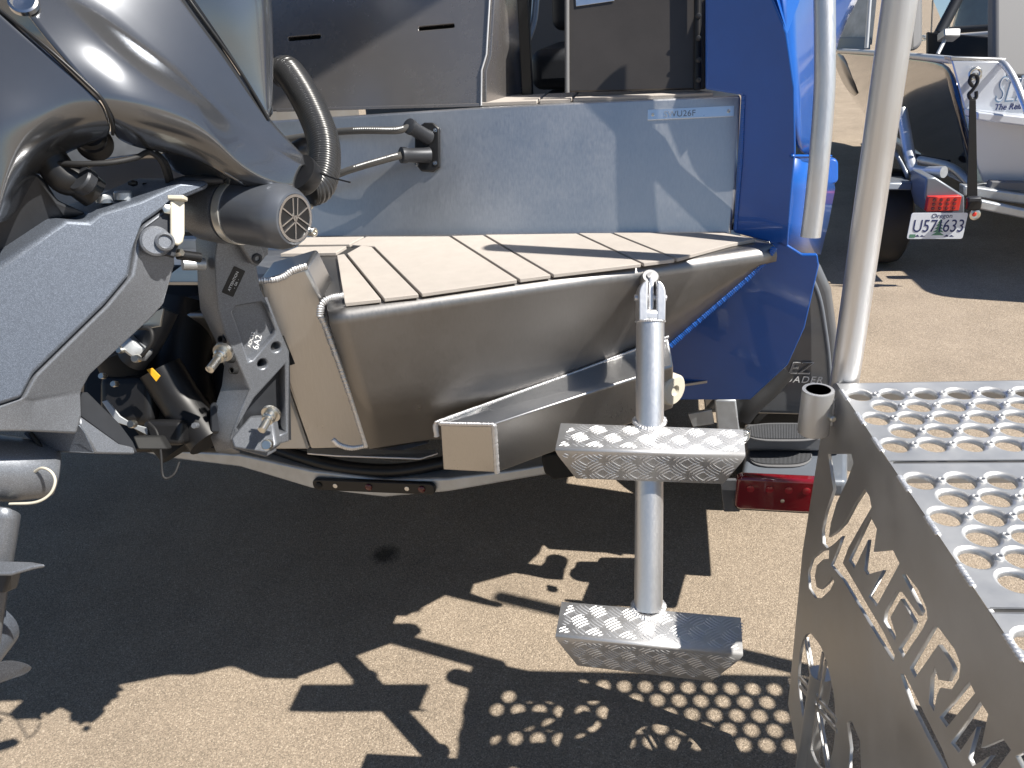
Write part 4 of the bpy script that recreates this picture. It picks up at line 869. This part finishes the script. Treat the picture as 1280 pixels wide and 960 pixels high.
# lower fairing pieces
plate('lower_fairing', [P(101, 490, 1.12), P(108, 490, 1.12), P(150, 530, 1.16), P(166, 552, 1.18), P(172, 566, 1.18), P(150, 556, 1.165), P(101, 520, 1.12)], -XB*.08, M['engine_dark'], eng, bevel=.003)
plate('lower_fairing', [P(101, 520, 1.105), P(150, 555, 1.155), P(168, 559, 1.17), P(170, 568, 1.17), P(120, 567, 1.12), P(101, 530, 1.10)], -XB*.08, M['engine_mid'], eng, bevel=.003)
plate('lower_fairing', [P(100, 531, 1.10), P(107, 540, 1.105), P(119, 567, 1.118), P(109, 562, 1.12), P(88, 545, 1.11)], -XB*.08, M['engine'], eng, bevel=.002)
plate('ribbed_guard', [P(165, 545, 1.2), P(200, 545, 1.22), P(210, 562, 1.22), P(172, 562, 1.19)], FW*.02, M['black_matte'], eng, bevel=.003)
disc('cast_circle', 29, 532, 1.052, .006, M['engine_mid']); 
plate('cast_mark', [P(40, 513, 1.062), P(52, 514, 1.067), P(51, 528, 1.069), P(48, 528, 1.068), P(48.5, 516.5, 1.066), P(40, 516, 1.063)], FW*.002, M['engine_mid'], eng, bevel=.0005)
# lower unit: housing nose, leg, anti-ventilation plate, propeller blade
hx = (P(60, 590, 1.12)-P(-40, 585, 1.06)).normalized()
lathe('mount_housing', P(-45, 583, 1.08), hx, [(-.03, .050), (.0, .050), (.06, .047), (.105, .040), (.112, .036), (.114, .030), (.114, 0)], M['engine_mid'], eng, n=32)
tube('ring_clip', [P(40, 592, 1.10), P(52, 585, 1.09), P(64, 590, 1.085), P(69, 602, 1.085), P(62, 618, 1.085), P(44, 628, 1.085), P(12, 630, 1.09)], .0020, M['cream'], eng, n=8)
tube('drain_hose', [P(38, 541, 1.12), P(52, 562, 1.12), P(58, 585, 1.12), P(54, 598, 1.12)], .0032, M['rubber'], eng, n=8)
rows = [[P(-60, 640, 1.10), P(-20, 632, 1.06), P(18, 636, 1.07), P(30, 645, 1.10), P(20, 650, 1.16)], [P(-60, 690, 1.10), P(-20, 690, 1.06), P(8, 690, 1.08), P(24, 692, 1.10), P(14, 690, 1.16)], [P(-60, 760, 1.12), P(-20, 760, 1.10), P(0, 760, 1.11), P(8, 760, 1.13), P(2, 756, 1.17)], [P(-60, 900, 1.2), P(-30, 900, 1.18), P(-14, 900, 1.18), P(-8, 900, 1.19), P(-14, 890, 1.22)]]
grid('drive_leg', rows, M['engine_mid'], eng, subs=2, solid=.006)
plate('leg_band', [P(-20, 714, 1.065), P(14, 712, 1.07), P(6, 742, 1.09), P(-20, 742, 1.085)], FW*.03, M['engine_dark'], eng, bevel=.004)
av = Z(56, 705, P(0, 706, 1.05).z)
zz_ = P(0, 706, 1.05).z
plate('anti_ventilation_plate', [Z(-60, 700, zz_), Z(10, 701, zz_), Z(40, 702, zz_), Z(56, 705, zz_), Z(40, 708, zz_), Z(12, 716, zz_), Z(-60, 716, zz_)], ZU*-.006, M['engine_mid'], eng, bevel=.002)
bl = spline([P(-40, 838, 1.05), P(5, 826, 1.04), P(28, 828, 1.05), P(36, 833, 1.06), P(28, 841, 1.07), P(5, 849, 1.06), P(-40, 866, 1.06)], 5)
plate('propeller_blade', bl, -UP*.004+FW*.006, M['engine'], eng, bevel=.0015)
lathe('propeller_hub', P(-70, 845, 1.1), XB*.2+YB*-.98, [(-.1, .05), (.05, .05), (.12, .042), (.14, .03), (.14, 0)], M['engine'], eng, n=28)
# ------------------------------------------------------------------ boat trailer under the blue boat
tr = thing('boat_trailer', (.1, 2.2, 0), 'galvanised boat trailer with black fender and red tail light under the blue boat', 'trailer')
tz = .60
TP, TL = [(150, 548), (200, 562), (300, 568), (390, 588), (480, 600), (560, 598), (640, 588), (700, 578)], [(150, 556), (200, 572), (300, 584), (390, 611), (480, 622), (560, 615), (640, 601), (700, 591)]
o_ = Z(470, 610, tz); 
def X(x, y, d=0): return PL(x, y, o_+YB*d, YB)
n = len(TP); fr = [X(*q) for q in TP]; lw = [X(*q) for q in TL]
mesh('cross_member', fr+lw+[p+YB*.09 for p in fr]+[p+YB*.09 for p in lw], [[i, i+1, n+i+1, n+i] for i in range(n-1)]+[[2*n+i+1, 2*n+i, 3*n+i, 3*n+i+1] for i in range(n-1)]+[[i, 2*n+i, 2*n+i+1, i+1] for i in range(n-1)]+[[n+i, n+i+1, 3*n+i+1, 3*n+i] for i in range(n-1)]+[[0, n, 3*n, 2*n], [n-1, 3*n-1, 4*n-1, 2*n-1]], M['galv'], tr, bevel=.006, seg=3)
tube('wiring_conduit', [X(330, 556, .05), X(380, 572, .03), X(430, 584, .02), X(490, 588, .02), X(545, 580, .04), X(580, 570, .06)], .017, M['black'], tr, n=16)
lc = X(466, 609, -.012); lu = (X(542, 611)-X(390, 605)).normalized(); lv = (ZU-lu*ZU.dot(lu)).normalized(); lw_ = (X(542, 611)-X(390, 605)).length/2
bar = plate('light_bar', rrect(lc, lu*lw_, lv*.0165, .014, 5), YB*.012, M['black'], tr, bevel=.003)
for q, m_ in ((398, 'black_matte'), (419, 'chrome'), (461, 'red_dark'), (508, 'chrome'), (526, 'red_dark')):
    c_ = lc+lu*((q-466)/76*lw_)-YB*.0005; lathe('marker_lens', c_, -YB, [(-.002, .009), (.002, .009), (.004, .006), (.0045, 0)] if m_ != 'chrome' else [(-.002, .007), (.001, .006), (.002, .003), (.0022, 0)], M[m_], bar, n=16)
plate('rubber_block', [X(676, 573, -.03), X(684, 568, -.03), X(720, 566, -.03), X(722, 596, -.03), X(692, 601, -.03), X(680, 592, -.03)], YB*.05, M['black_matte'], tr, bevel=.006)
# side rails running forward and bunk brackets
for xx in (-1.25, .52):
    box('side_rail', B(xx, 4.2, .52), XB*.04, YB*2.3, ZU*.06, M['galv'], tr, bevel=.008)
for xx in (-.9, -.1): box('bunk', B(xx, 3.6, .70), XB*.05, YB*1.7, ZU*.03, M['black_matte'], tr, bevel=.01)
FO = P(980, 560, 2.05)
def Fq(x, y, d=0): return PL(x, y, FO+YB*d, YB)
plate('bunk_bracket', [Fq(893, 500, -.05), Fq(920, 500, -.05), Fq(926, 548, -.05), Fq(898, 548, -.05)], YB*.05, M['galv'], tr, bevel=.004)
plate('bunk_bracket', [Fq(860, 518, -.04), Fq(890, 512, -.04), Fq(893, 530, -.04), Fq(866, 534, -.04)], YB*.012, M['galv'], tr, bevel=.002)
tube('bunk_tube', [Fq(980, 462, .02), Fq(960, 485, .0), Fq(938, 505, -.02), Fq(926, 520, -.02)], .03, M['rubber'], tr, n=18)
disc('shackle', 930, 545, 1.94, .014, M['zinc'], -FW, parent=tr); tube('shackle_bolt', [P(925, 538, 1.95), P(938, 540, 1.94)], .007, M['zinc'], tr, n=10, sm=1)
lathe('roller', P(836, 485, 1.62), XB*.75-YB*.65, [(-.008, .030), (-.008, .016), (-.010, .015), (-.010, .030), (-.006, .034), (.014, .034), (.018, .030), (.018, .012), (.012, .010), (.012, 0)], M['cream'], boat, n=32)
# fender: arched top strip over the wheel with a broad aft face
fo = P(985, 470, 2.12)
FXn = YB
aft = [Fq(880, 540), Fq(1060, 545), Fq(1058, 440), Fq(1050, 380), Fq(1036, 350), Fq(1018, 338), Fq(1000, 346), Fq(985, 368), Fq(950, 440), Fq(915, 500)]
fen = mesh('fender', *(lambda V_, f_: (V_, f_))(*prism([p+YB*.10 for p in aft], YB*.35)), M['fender'], tr, bevel=.03, seg=4)
tube('fender_lip', [Fq(1000, 345, .095), Fq(1012, 345, .092), Fq(1024, 372, .09), Fq(1031, 410, .088), Fq(1036, 450, .086), Fq(1038, 490, .085)], .006, M['fender_grey'], fen, n=10)
tu = (Fq(1040, 470)-Fq(960, 472)).normalized(); tu = XB; 
lettering('lettering', 'EZ', Fq(984, 467, .094), XB, ZU, .050, M['white_ink'], fen, depth=.001, shear=.25, space=1.0)
lettering('lettering', 'EZ', Fq(984, 467, .0925)+XB*.0022+ZU*.0016, XB, ZU, .0465, M['fender'], fen, depth=.001, outline=-.0004, shear=.25, space=1.045)
lettering('lettering', 'LOADER', Fq(971, 477.5, .094), XB, ZU, .0270, M['white_ink'], fen, depth=.001, shear=.2, space=1.18)
plate('fender_step', [Z(930, 545, .60), Z(1060, 545, .60), Z(1060, 528, .60), Z(930, 528, .60)], ZU*-.05, M['fender'], tr, bevel=.012)
zs = .60
def pad_(cx, cy, w_, h, z_, par):
    c_ = Z(cx, cy, z_); u_ = (Z(cx+w_, cy, z_)-c_); v_ = (Z(cx, cy-h, z_)-c_); out_ = []
    for i in range(28):
        t = 2*math.pi*i/28; ct, s_t = math.cos(t), math.sin(t)
        out_.append(c_+u_*(abs(ct)**.6*(1 if ct > 0 else -1))+v_*s_t)
    o = plate('step_pad', out_, ZU*.004, M['seat_grey'], par, bevel=.001)
    rb = []
    for k in range(-24, 25):
        x_ = k/25; hgt = (1-abs(x_)**3.3)**.5*.86
        a_ = c_+u_*x_-v_*hgt+ZU*.0045; b_ = c_+u_*x_+v_*hgt+ZU*.0045; e_ = u_*.011
        rb.append(prism([a_-e_, a_+e_, b_+e_, b_-e_], ZU*.003))
    join('ribs', rb, M['fender'], o)['kind'] = 'stuff'
lowz = .535
plate('fender_step', [Z(925, 600, lowz), Z(1060, 602, lowz), Z(1060, 545, lowz), Z(935, 545, lowz)], ZU*-.05, M['fender_grey'], tr, bevel=.014, seg=4)
pad_(980, 541, 50, 11, .602, tr); pad_(975, 570, 40, 14, lowz+.002, tr)
# tail light
tz0 = P(972, 620, 1.90)
def TLp(x, y, d=0): return PL(x, y, tz0+YB*d, YB)
tl_ = plate('tail_light', rrect(TLp(975, 620), XB*.105, ZU*.048, .014), YB*.03, M['red_lens'], tr, bevel=.008, seg=3)
plate('lamp_housing', rrect(TLp(975, 620, .03), XB*.108, ZU*.05, .014), YB*.02, M['black'], tl_, bevel=.003)
for q in ((938, 611), (962, 612), (986, 613), (1008, 614)):
    lathe('reflector', TLp(q[0], q[1], -.001), -YB, [(0, .010), (.0015, .0095), (.0022, .006), (.0024, 0)], M['red_mid'], tl_, n=14)
lathe('lens_screw', TLp(978, 626, -.002), -YB, [(0, .005), (.002, .005), (.003, 0)], M['zinc'], tl_, n=10)
plate('lamp_bracket', [TLp(900, 600, .06), TLp(925, 600, .06), TLp(925, 640, .06), TLp(905, 640, .06)], YB*.01, M['fender'], tr, bevel=.002)
# wheel of the trailer under the fender
def wheel(c_, axis, r, w_, par, name='wheel'):
    t_ = lathe('tyre', c_, axis, [(-w_, r*.62), (-w_, r*.86), (-w_*.8, r*.97), (-w_*.4, r), (w_*.4, r), (w_*.8, r*.97), (w_, r*.86), (w_, r*.62)], M['rubber'], par, n=40)
    lathe('rim', c_, axis, [(-w_*.8, r*.62), (-w_*.8, r*.2), (-w_*.8, 0)], M['galv'], t_, n=24); lathe('rim', c_, axis, [(w_*.8, r*.62), (w_*.6, r*.5), (w_*.8, r*.2), (w_*.8, 0)], M['galv'], t_, n=24)
wheel(B(.40, 2.62, .33), XB, .33, .11, tr); wheel(B(-1.45, 2.75, .33), XB, .33, .11, tr)
# ------------------------------------------------------------------ second boat and trailer behind
bo = thing('aluminum_boat', P(1240, 250, 4.6), 'pale grey fishing boat with dark glossy side parked behind at the right edge', 'boat')
SY = math.radians(-8)
b2x = Vector((math.cos(SY), math.sin(SY), 0)); b2y = Vector((-math.sin(SY), math.cos(SY), 0))
bo0 = P(1200, 150, 4.55)
def Bt(x, y, d=0): return PL(x, y, bo0+b2y*d, b2y)
plate('transom', [Bt(1190, 76), Bt(1256, 77), Bt(1258, 98), Bt(1420, 98), Bt(1420, 235), Bt(1230, 228), Bt(1222, 208), Bt(1210, 150)], b2y*.02, M['hull_white'], bo, bevel=.006)
plate('transom_cap', [Bt(1188, 71), Bt(1258, 73), Bt(1258, 77), Bt(1189, 76)], b2y*.1, M['alu_dull'], bo, bevel=.004)
plate('swim_step', [Bt(1222, 140, -.18), Bt(1420, 160, -.18), Bt(1420, 176, -.18), Bt(1222, 150, -.18)], b2y*.18, M['hull_white'], bo, bevel=.008)
# port side sheet running forward and away to the left
hA = [Bt(1190, 76, .0), Bt(1212, 150, .0), Bt(1226, 222, .0)]
sl = [[P(1190, 77, 4.55), P(1200, 130, 4.6), P(1212, 180, 4.65), P(1222, 236, 4.7)],
      [P(1150, 73, 5.3), P(1160, 115, 5.35), P(1175, 160, 5.4), P(1196, 226, 5.35)],
      [P(1105, 69, 6.4), P(1112, 100, 6.4), P(1128, 140, 6.4), P(1158, 205, 6.2)],
      [P(1062, 66, 7.8), P(1068, 90, 7.8), P(1084, 125, 7.8), P(1120, 175, 7.6)],
      [P(1040, 65, 9.0), P(1044, 85, 9.0), P(1062, 120, 9.0), P(1095, 160, 8.8)]]
grid('hull_side', sl, M['hull_dark'], bo, subs=2, solid=.01)
grid('hull_side', [[q+Vector((-.01, -.02, 0)) for q in r_[:3]] for r_ in [[sl[4][0], sl[4][1], sl[4][2]], [sl[3][0].lerp(sl[4][0], .3), sl[3][1].lerp(sl[4][1], .3), sl[3][2].lerp(sl[4][2], .3)]]], M['hull_beige'], bo, subs=1, solid=.01)
tube('gunwale_rail', [P(1190, 75, 4.53), P(1150, 71, 5.3), P(1105, 67, 6.4), P(1062, 64, 7.8), P(1040, 63, 9)], .022, M['alu_bright'], bo, n=10)
# rest of the hull to starboard; unseen motor and platform added to shade the ground
bw = 2.3
e0, e1 = Bt(1230, 228), Bt(1190, 76)
keel = e0+b2x*1.1-ZU*.12
mesh('hull_bottom', [sl[0][3], keel, e0+b2x*bw, e0+b2x*bw+b2y*4, keel+b2y*4.6, sl[4][3], sl[2][3], keel+b2y*1.8], [[0, 1, 7, 6], [6, 7, 4, 5], [1, 2, 3, 4, 7]], M['hull_white'], bo, solid=.01)
mesh('starboard_side', [e0+b2x*bw, e1+b2x*(bw+.25), e1+b2x*(bw+.25)+b2y*4.2, e0+b2x*bw+b2y*4], [[0, 1, 2, 3]], M['hull_dark'], bo, solid=.01)
mesh('cockpit_sole', [e1+b2x*.35+b2y*.1-ZU*.35, e1+b2x*(bw+.2)+b2y*.1-ZU*.35, e1+b2x*(bw+.2)+b2y*4-ZU*.35, sl[4][0]+b2x*.6-b2y*.8-ZU*.35], [[0, 1, 2, 3]], M['seat_grey'], bo, solid=.01)
mo = e0+b2x*1.15-b2y*.55
plate('shade_motor_cowl', rrect(mo+ZU*.55, b2x*.26, b2y*.42, .16, 5), ZU*.62, M['cowl'], bo, bevel=.09, seg=4)
plate('shade_motor_leg', rrect(mo-ZU*.35, b2x*.09, b2y*.2, .06, 4), ZU*.92, M['engine_mid'], bo, bevel=.03, seg=3)
plate('shade_motor_platform', rrect(mo+b2x*.7+b2y*.2+ZU*.12, b2x*.4, b2y*.4, .05, 3), ZU*.06, M['alu_dull'], bo, bevel=.01)
# interior: seats, windscreen, canvas
plate('inner_wall', [P(1160, 40, 6.0), P(1262, 48, 5.6), P(1262, 75, 5.6), P(1160, 72, 6.0)], b2y*.05, M['black'], bo, bevel=.01)
def seat(x0, x1, y0, y1, s):
    c_ = P((x0+x1)/2, (y0+y1)/2, s); plate('seat', rrect(c_, RT*((x1-x0)/2/FPX*s), UP*((y1-y0)/2/FPX*s), .09, 5), b2y*.12, M['seat_grey'], bo, bevel=.03, seg=3)
seat(1118, 1154, -40, 64, 5.9); seat(1243, 1330, -40, 98, 4.9)
plate('seat_panel', [P(1138, 22, 5.86), P(1142, 22, 5.86), P(1142, 62, 5.86), P(1138, 62, 5.86)], b2y*.02, M['black'], bo, bevel=.003)
plate('windscreen', [P(1150, 52, 7.0), P(1185, 44, 6.6), P(1205, -40, 6.4), P(1150, -40, 6.9)], b2y*.006, M['glass'], bo, bevel=0)
plate('windscreen', [P(1190, 36, 6.5), P(1242, 34, 6.3), P(1262, -40, 6.2), P(1210, -40, 6.4)], b2y*.006, M['glass'], bo, bevel=0)
plate('curtain', [P(1193, 34, 6.62), P(1240, 32, 6.42), P(1256, -40, 6.3), P(1214, -40, 6.5)], b2y*.01, M['canvas'], bo, bevel=.002)
tube('windscreen_frame', [P(1174, 42, 6.5), P(1196, 0, 6.45), P(1216, -40, 6.4)], .045, M['engine_dark'], bo, n=10)
tube('windscreen_frame', [P(1186, 38, 6.5), P(1244, 34, 6.3)], .028, M['engine_dark'], bo, n=10, sm=2)
tube('windscreen_sill', [P(1198, 46, 6.2), P(1242, 42, 6.0)], .022, M['alu_bright'], bo, n=8, sm=2)
plate('canvas_curtain', [P(1044, 58, 8.6), P(1090, 56, 8.0), P(1100, -40, 7.8), P(1062, -40, 8.4), P(1046, 20, 8.6)], b2y*.02, M['canvas'], bo, bevel=.004)
plate('canvas_curtain', [P(1040, 47, 8.5), P(1088, 47, 8.0), P(1088, 62, 8.0), P(1040, 62, 8.5)], b2y*.03, M['fender_grey'], bo, bevel=.004)
tube('canopy_pole', [P(1083, 60, 7.7), P(1090, -40, 7.5)], .02, M['alu_bright'], bo, n=8, sm=1)
box('helm_box', P(1186, 44, 5.6), RT*.06, UP*.03, FW*.05, M['alu_dull'], bo, bevel=.01)
tube('helm_post', [P(1172, 68, 5.6), P(1181, 50, 5.6)], .014, M['alu_bright'], bo, n=8, sm=1)
plate('dash_trim', [P(1154, 44, 6.3), P(1172, 43, 6.25), P(1176, 48, 6.2), P(1155, 49, 6.3)], b2y*.05, M['white_metal'], bo, bevel=.01)
tube('antenna', [P(1164, 42, 6.3), P(1168, -40, 6.3)], .006, M['black'], bo, n=6, sm=1)
tube('grab_rail', [P(1249, 76, 4.42), P(1258, 84, 4.36), P(1270, 104, 4.3), P(1284, 140, 4.25)], .019, M['alu_tube'], bo, n=14)
lettering('lettering', 'SLIM', Bt(1242, 128, -.003), b2x*.55, ZU, .205, M['letter_blue'], bo, depth=.004, shear=.12, space=1.0)
lettering('lettering', 'SLIM', Bt(1242, 128, -.006)+b2x*.003+ZU*.004, b2x*.55, ZU, .195, M['hull_white'], bo, depth=.004, shear=.12, space=1.05, outline=-.004)
lettering('lettering', 'The Reliable', Bt(1242, 138, -.003), b2x*.9, ZU, .048, M['ink_navy'], bo, depth=.004, shear=.2)
lathe('eye_bolt', Bt(1220, 95, -.0), -b2y, [(0, .02), (.03, .02), (.05, .012), (.05, 0)], M['zinc'], bo, n=14)
tube('eye_ring', circ(Bt(1219, 92, -.05), b2x, ZU, .028, 14)+[Bt(1219, 92, -.05)+b2x*.028], .009, M['zinc'], bo, n=8, sm=3)
# trailer of the second boat
t2 = thing('boat_trailer', P(1150, 300, 4.7), 'grey trailer with red lamp and licence plate under the pale boat at right', 'trailer')
o2 = P(1180, 255, 4.35)
def Tt(x, y, d=0): return PL(x, y, o2+b2y*d, b2y)
pc_ = Tt(1171.5, 282.5); W_ = .1525
rot = math.radians(-1.5); pu = b2x*math.cos(rot)-ZU*math.sin(rot)*-1; pv = (ZU-pu*ZU.dot(pu)).normalized(); pu.normalize()
lpn = plate('licence_plate', rrect(pc_, pu*W_, pv*.076, .012), b2y*.003, M['plate_white'], t2, bevel=.001)
lettering('plate_number', 'U57', pc_-pu*(W_*.88)-pv*.034-b2y*.001, pu*.80, pv*1.05, .098, M['ink_navy'], lpn, depth=.001, space=1.0)
lettering('plate_number', '1', pc_-pu*(W_*.02)-pv*.034-b2y*.001, pu*.80, pv*1.05, .098, M['ink_navy'], lpn, depth=.001)
lettering('plate_number', '633', pc_+pu*(W_*.20)-pv*.034-b2y*.001, pu*.80, pv*1.05, .098, M['ink_navy'], lpn, depth=.001, space=1.0)
lettering('plate_state', 'Oregon', pc_-pu*.042+pv*.047-b2y*.001, pu, pv, .036, M['ink_navy'], lpn, depth=.001)
tre = []
for k in range(5):
    c_ = pc_+pu*.012+pv*(.032-.018*k)-b2y*.0008; wd = .012+.006*k; tre.append(([c_-pu*wd-pv*.014, c_+pu*wd-pv*.014, c_+pv*.010], [[0, 1, 2]]))
join('plate_tree', tre, M['tree_green'], lpn)
for s_ in (-.085, .075):
    c_ = pc_+pu*s_-pv*.062-b2y*.0008; join('plate_hills', [([c_-pu*.03, c_-pu*.012+pv*.012, c_, c_+pu*.012+pv*.010, c_+pu*.03], [[0, 1, 2], [2, 3, 4]])], M['ink_navy'], lpn)
c_ = pc_-pu*.125-pv*.058-b2y*.001; join('plate_sticker', [([c_-pu*.016-pv*.01, c_+pu*.016-pv*.01, c_+pu*.016+pv*.01, c_-pu*.016+pv*.01], [[0, 1, 2, 3]])], M['tree_green'], lpn)
rl_ = plate('tail_light', rrect(Tt(1180, 255, .02), b2x*.088, ZU*.042, .006), b2y*.04, M['red_bright'], t2, bevel=.004)
for k in range(4):
    for j in range(3): lathe('lamp_cell', Tt(1180, 255, .018)+b2x*(-.055+.037*k)+ZU*(-.024+.024*j), -b2y, [(0, .010), (.003, .006), (.0035, 0)], M['red_lens'], rl_, n=10)
plate('rear_box', [Tt(1158, 222, .06), Tt(1170, 222, .06), Tt(1206, 245, .06), Tt(1206, 268, .06), Tt(1162, 268, .06), Tt(1156, 246, .06)], b2y*.25, M['fender_grey'], t2, bevel=.01)
tube('guide_post', [P(1127, 138, 4.9), P(1131, 160, 4.85), P(1139, 205, 4.7), P(1148, 214, 4.65), P(1180, 215, 4.5)], .034, M['galv'], t2, n=12)
rows = [[P(1090, 222, 4.9), P(1093, 200, 4.95), P(1103, 183, 5.0), P(1116, 180, 5.05), P(1124, 190, 5.1), P(1132, 225, 4.95)], [P(1090, 234, 4.6), P(1096, 210, 4.65), P(1104, 190, 4.7), P(1118, 186, 4.7), P(1128, 200, 4.7), P(1142, 230, 4.6)]]
grid('fender', [[q+b2x*0 for q in r_] for r_ in rows], M['fender_grey'], t2, subs=2, solid=.02)
plate('fender_skirt', [P(1090, 228, 4.58), P(1142, 228, 4.58), P(1140, 238, 4.58), P(1092, 238, 4.58)], b2y*.3, M['fender_grey'], t2, bevel=.01)
c_ = P(1103, 262, 4.95); wheel(Vector((c_.x, c_.y, .30)), b2x, .30, .11, t2)
tube('frame_tube', [P(1150, 200, 5.2), P(1190, 210, 4.9), P(1215, 232, 4.7)], .028, M['galv'], t2, n=10)
tube('frame_tube', [P(1135, 196, 5.4), P(1185, 205, 5.2)], .03, M['engine_dark'], t2, n=10, sm=2)
plate('cross_beam', [Tt(1205, 232, .25), Tt(1420, 262, .25), Tt(1420, 276, .25), Tt(1205, 245, .25)], b2y*.08, M['galv'], t2, bevel=.01)
plate('cross_beam', [Tt(1226, 250, .1), Tt(1420, 292, .1), Tt(1420, 302, .1), Tt(1224, 262, .1)], b2y*.06, M['galv'], t2, bevel=.01)
plate('bunk_channel', [Tt(1240, 227, .3), Tt(1420, 232, .3), Tt(1420, 245, .3), Tt(1236, 238, .3)], b2y*.06, M['seat_grey'], t2, bevel=.006)
tube('axle', [P(1120, 248, 4.8), P(1160, 246, 4.7)], .022, M['galv'], t2, n=10, sm=1)
lathe('side_reflector', Tt(1218, 268, .0), -b2y, [(0, .03), (.01, .03), (.014, .02), (.012, .013), (.012, 0)], M['zinc'], t2, n=16)
lathe('side_reflector', Tt(1218, 268, -.013), -b2y, [(0, .013), (.004, .01), (.005, 0)], M['red_bright'], t2, n=12)
# tie-down strap with hook
sp2 = thing('tie_down_strap', Tt(1216, 258), 'black tie-down strap hooked to the transom of the pale boat at right', 'strap')
plate('webbing', [Tt(1212, 125, -.03), Tt(1220, 125, -.03), Tt(1222, 245, -.03), Tt(1209, 245, -.03)], b2y*.006, M['black_matte'], sp2, bevel=.001)
tube('hook', [Bt(1216, 108, -.06), Bt(1212, 102, -.06), Bt(1214, 95, -.06), Bt(1220, 94, -.06), Bt(1222, 102, -.06), Bt(1216, 112, -.06), Bt(1211, 118, -.06), Bt(1214, 124, -.06), Bt(1220, 122, -.06), Bt(1220, 114, -.06)], .010, M['black'], sp2, n=8)
box('ratchet', Tt(1217, 256, -.02), b2x*.036, ZU*.03, b2y*.02, M['black'], sp2, bevel=.01)
box('ratchet_handle', Tt(1217, 249, -.04), b2x*.034, ZU*.012, b2y*.02, M['engine_dark'], sp2, bevel=.006)
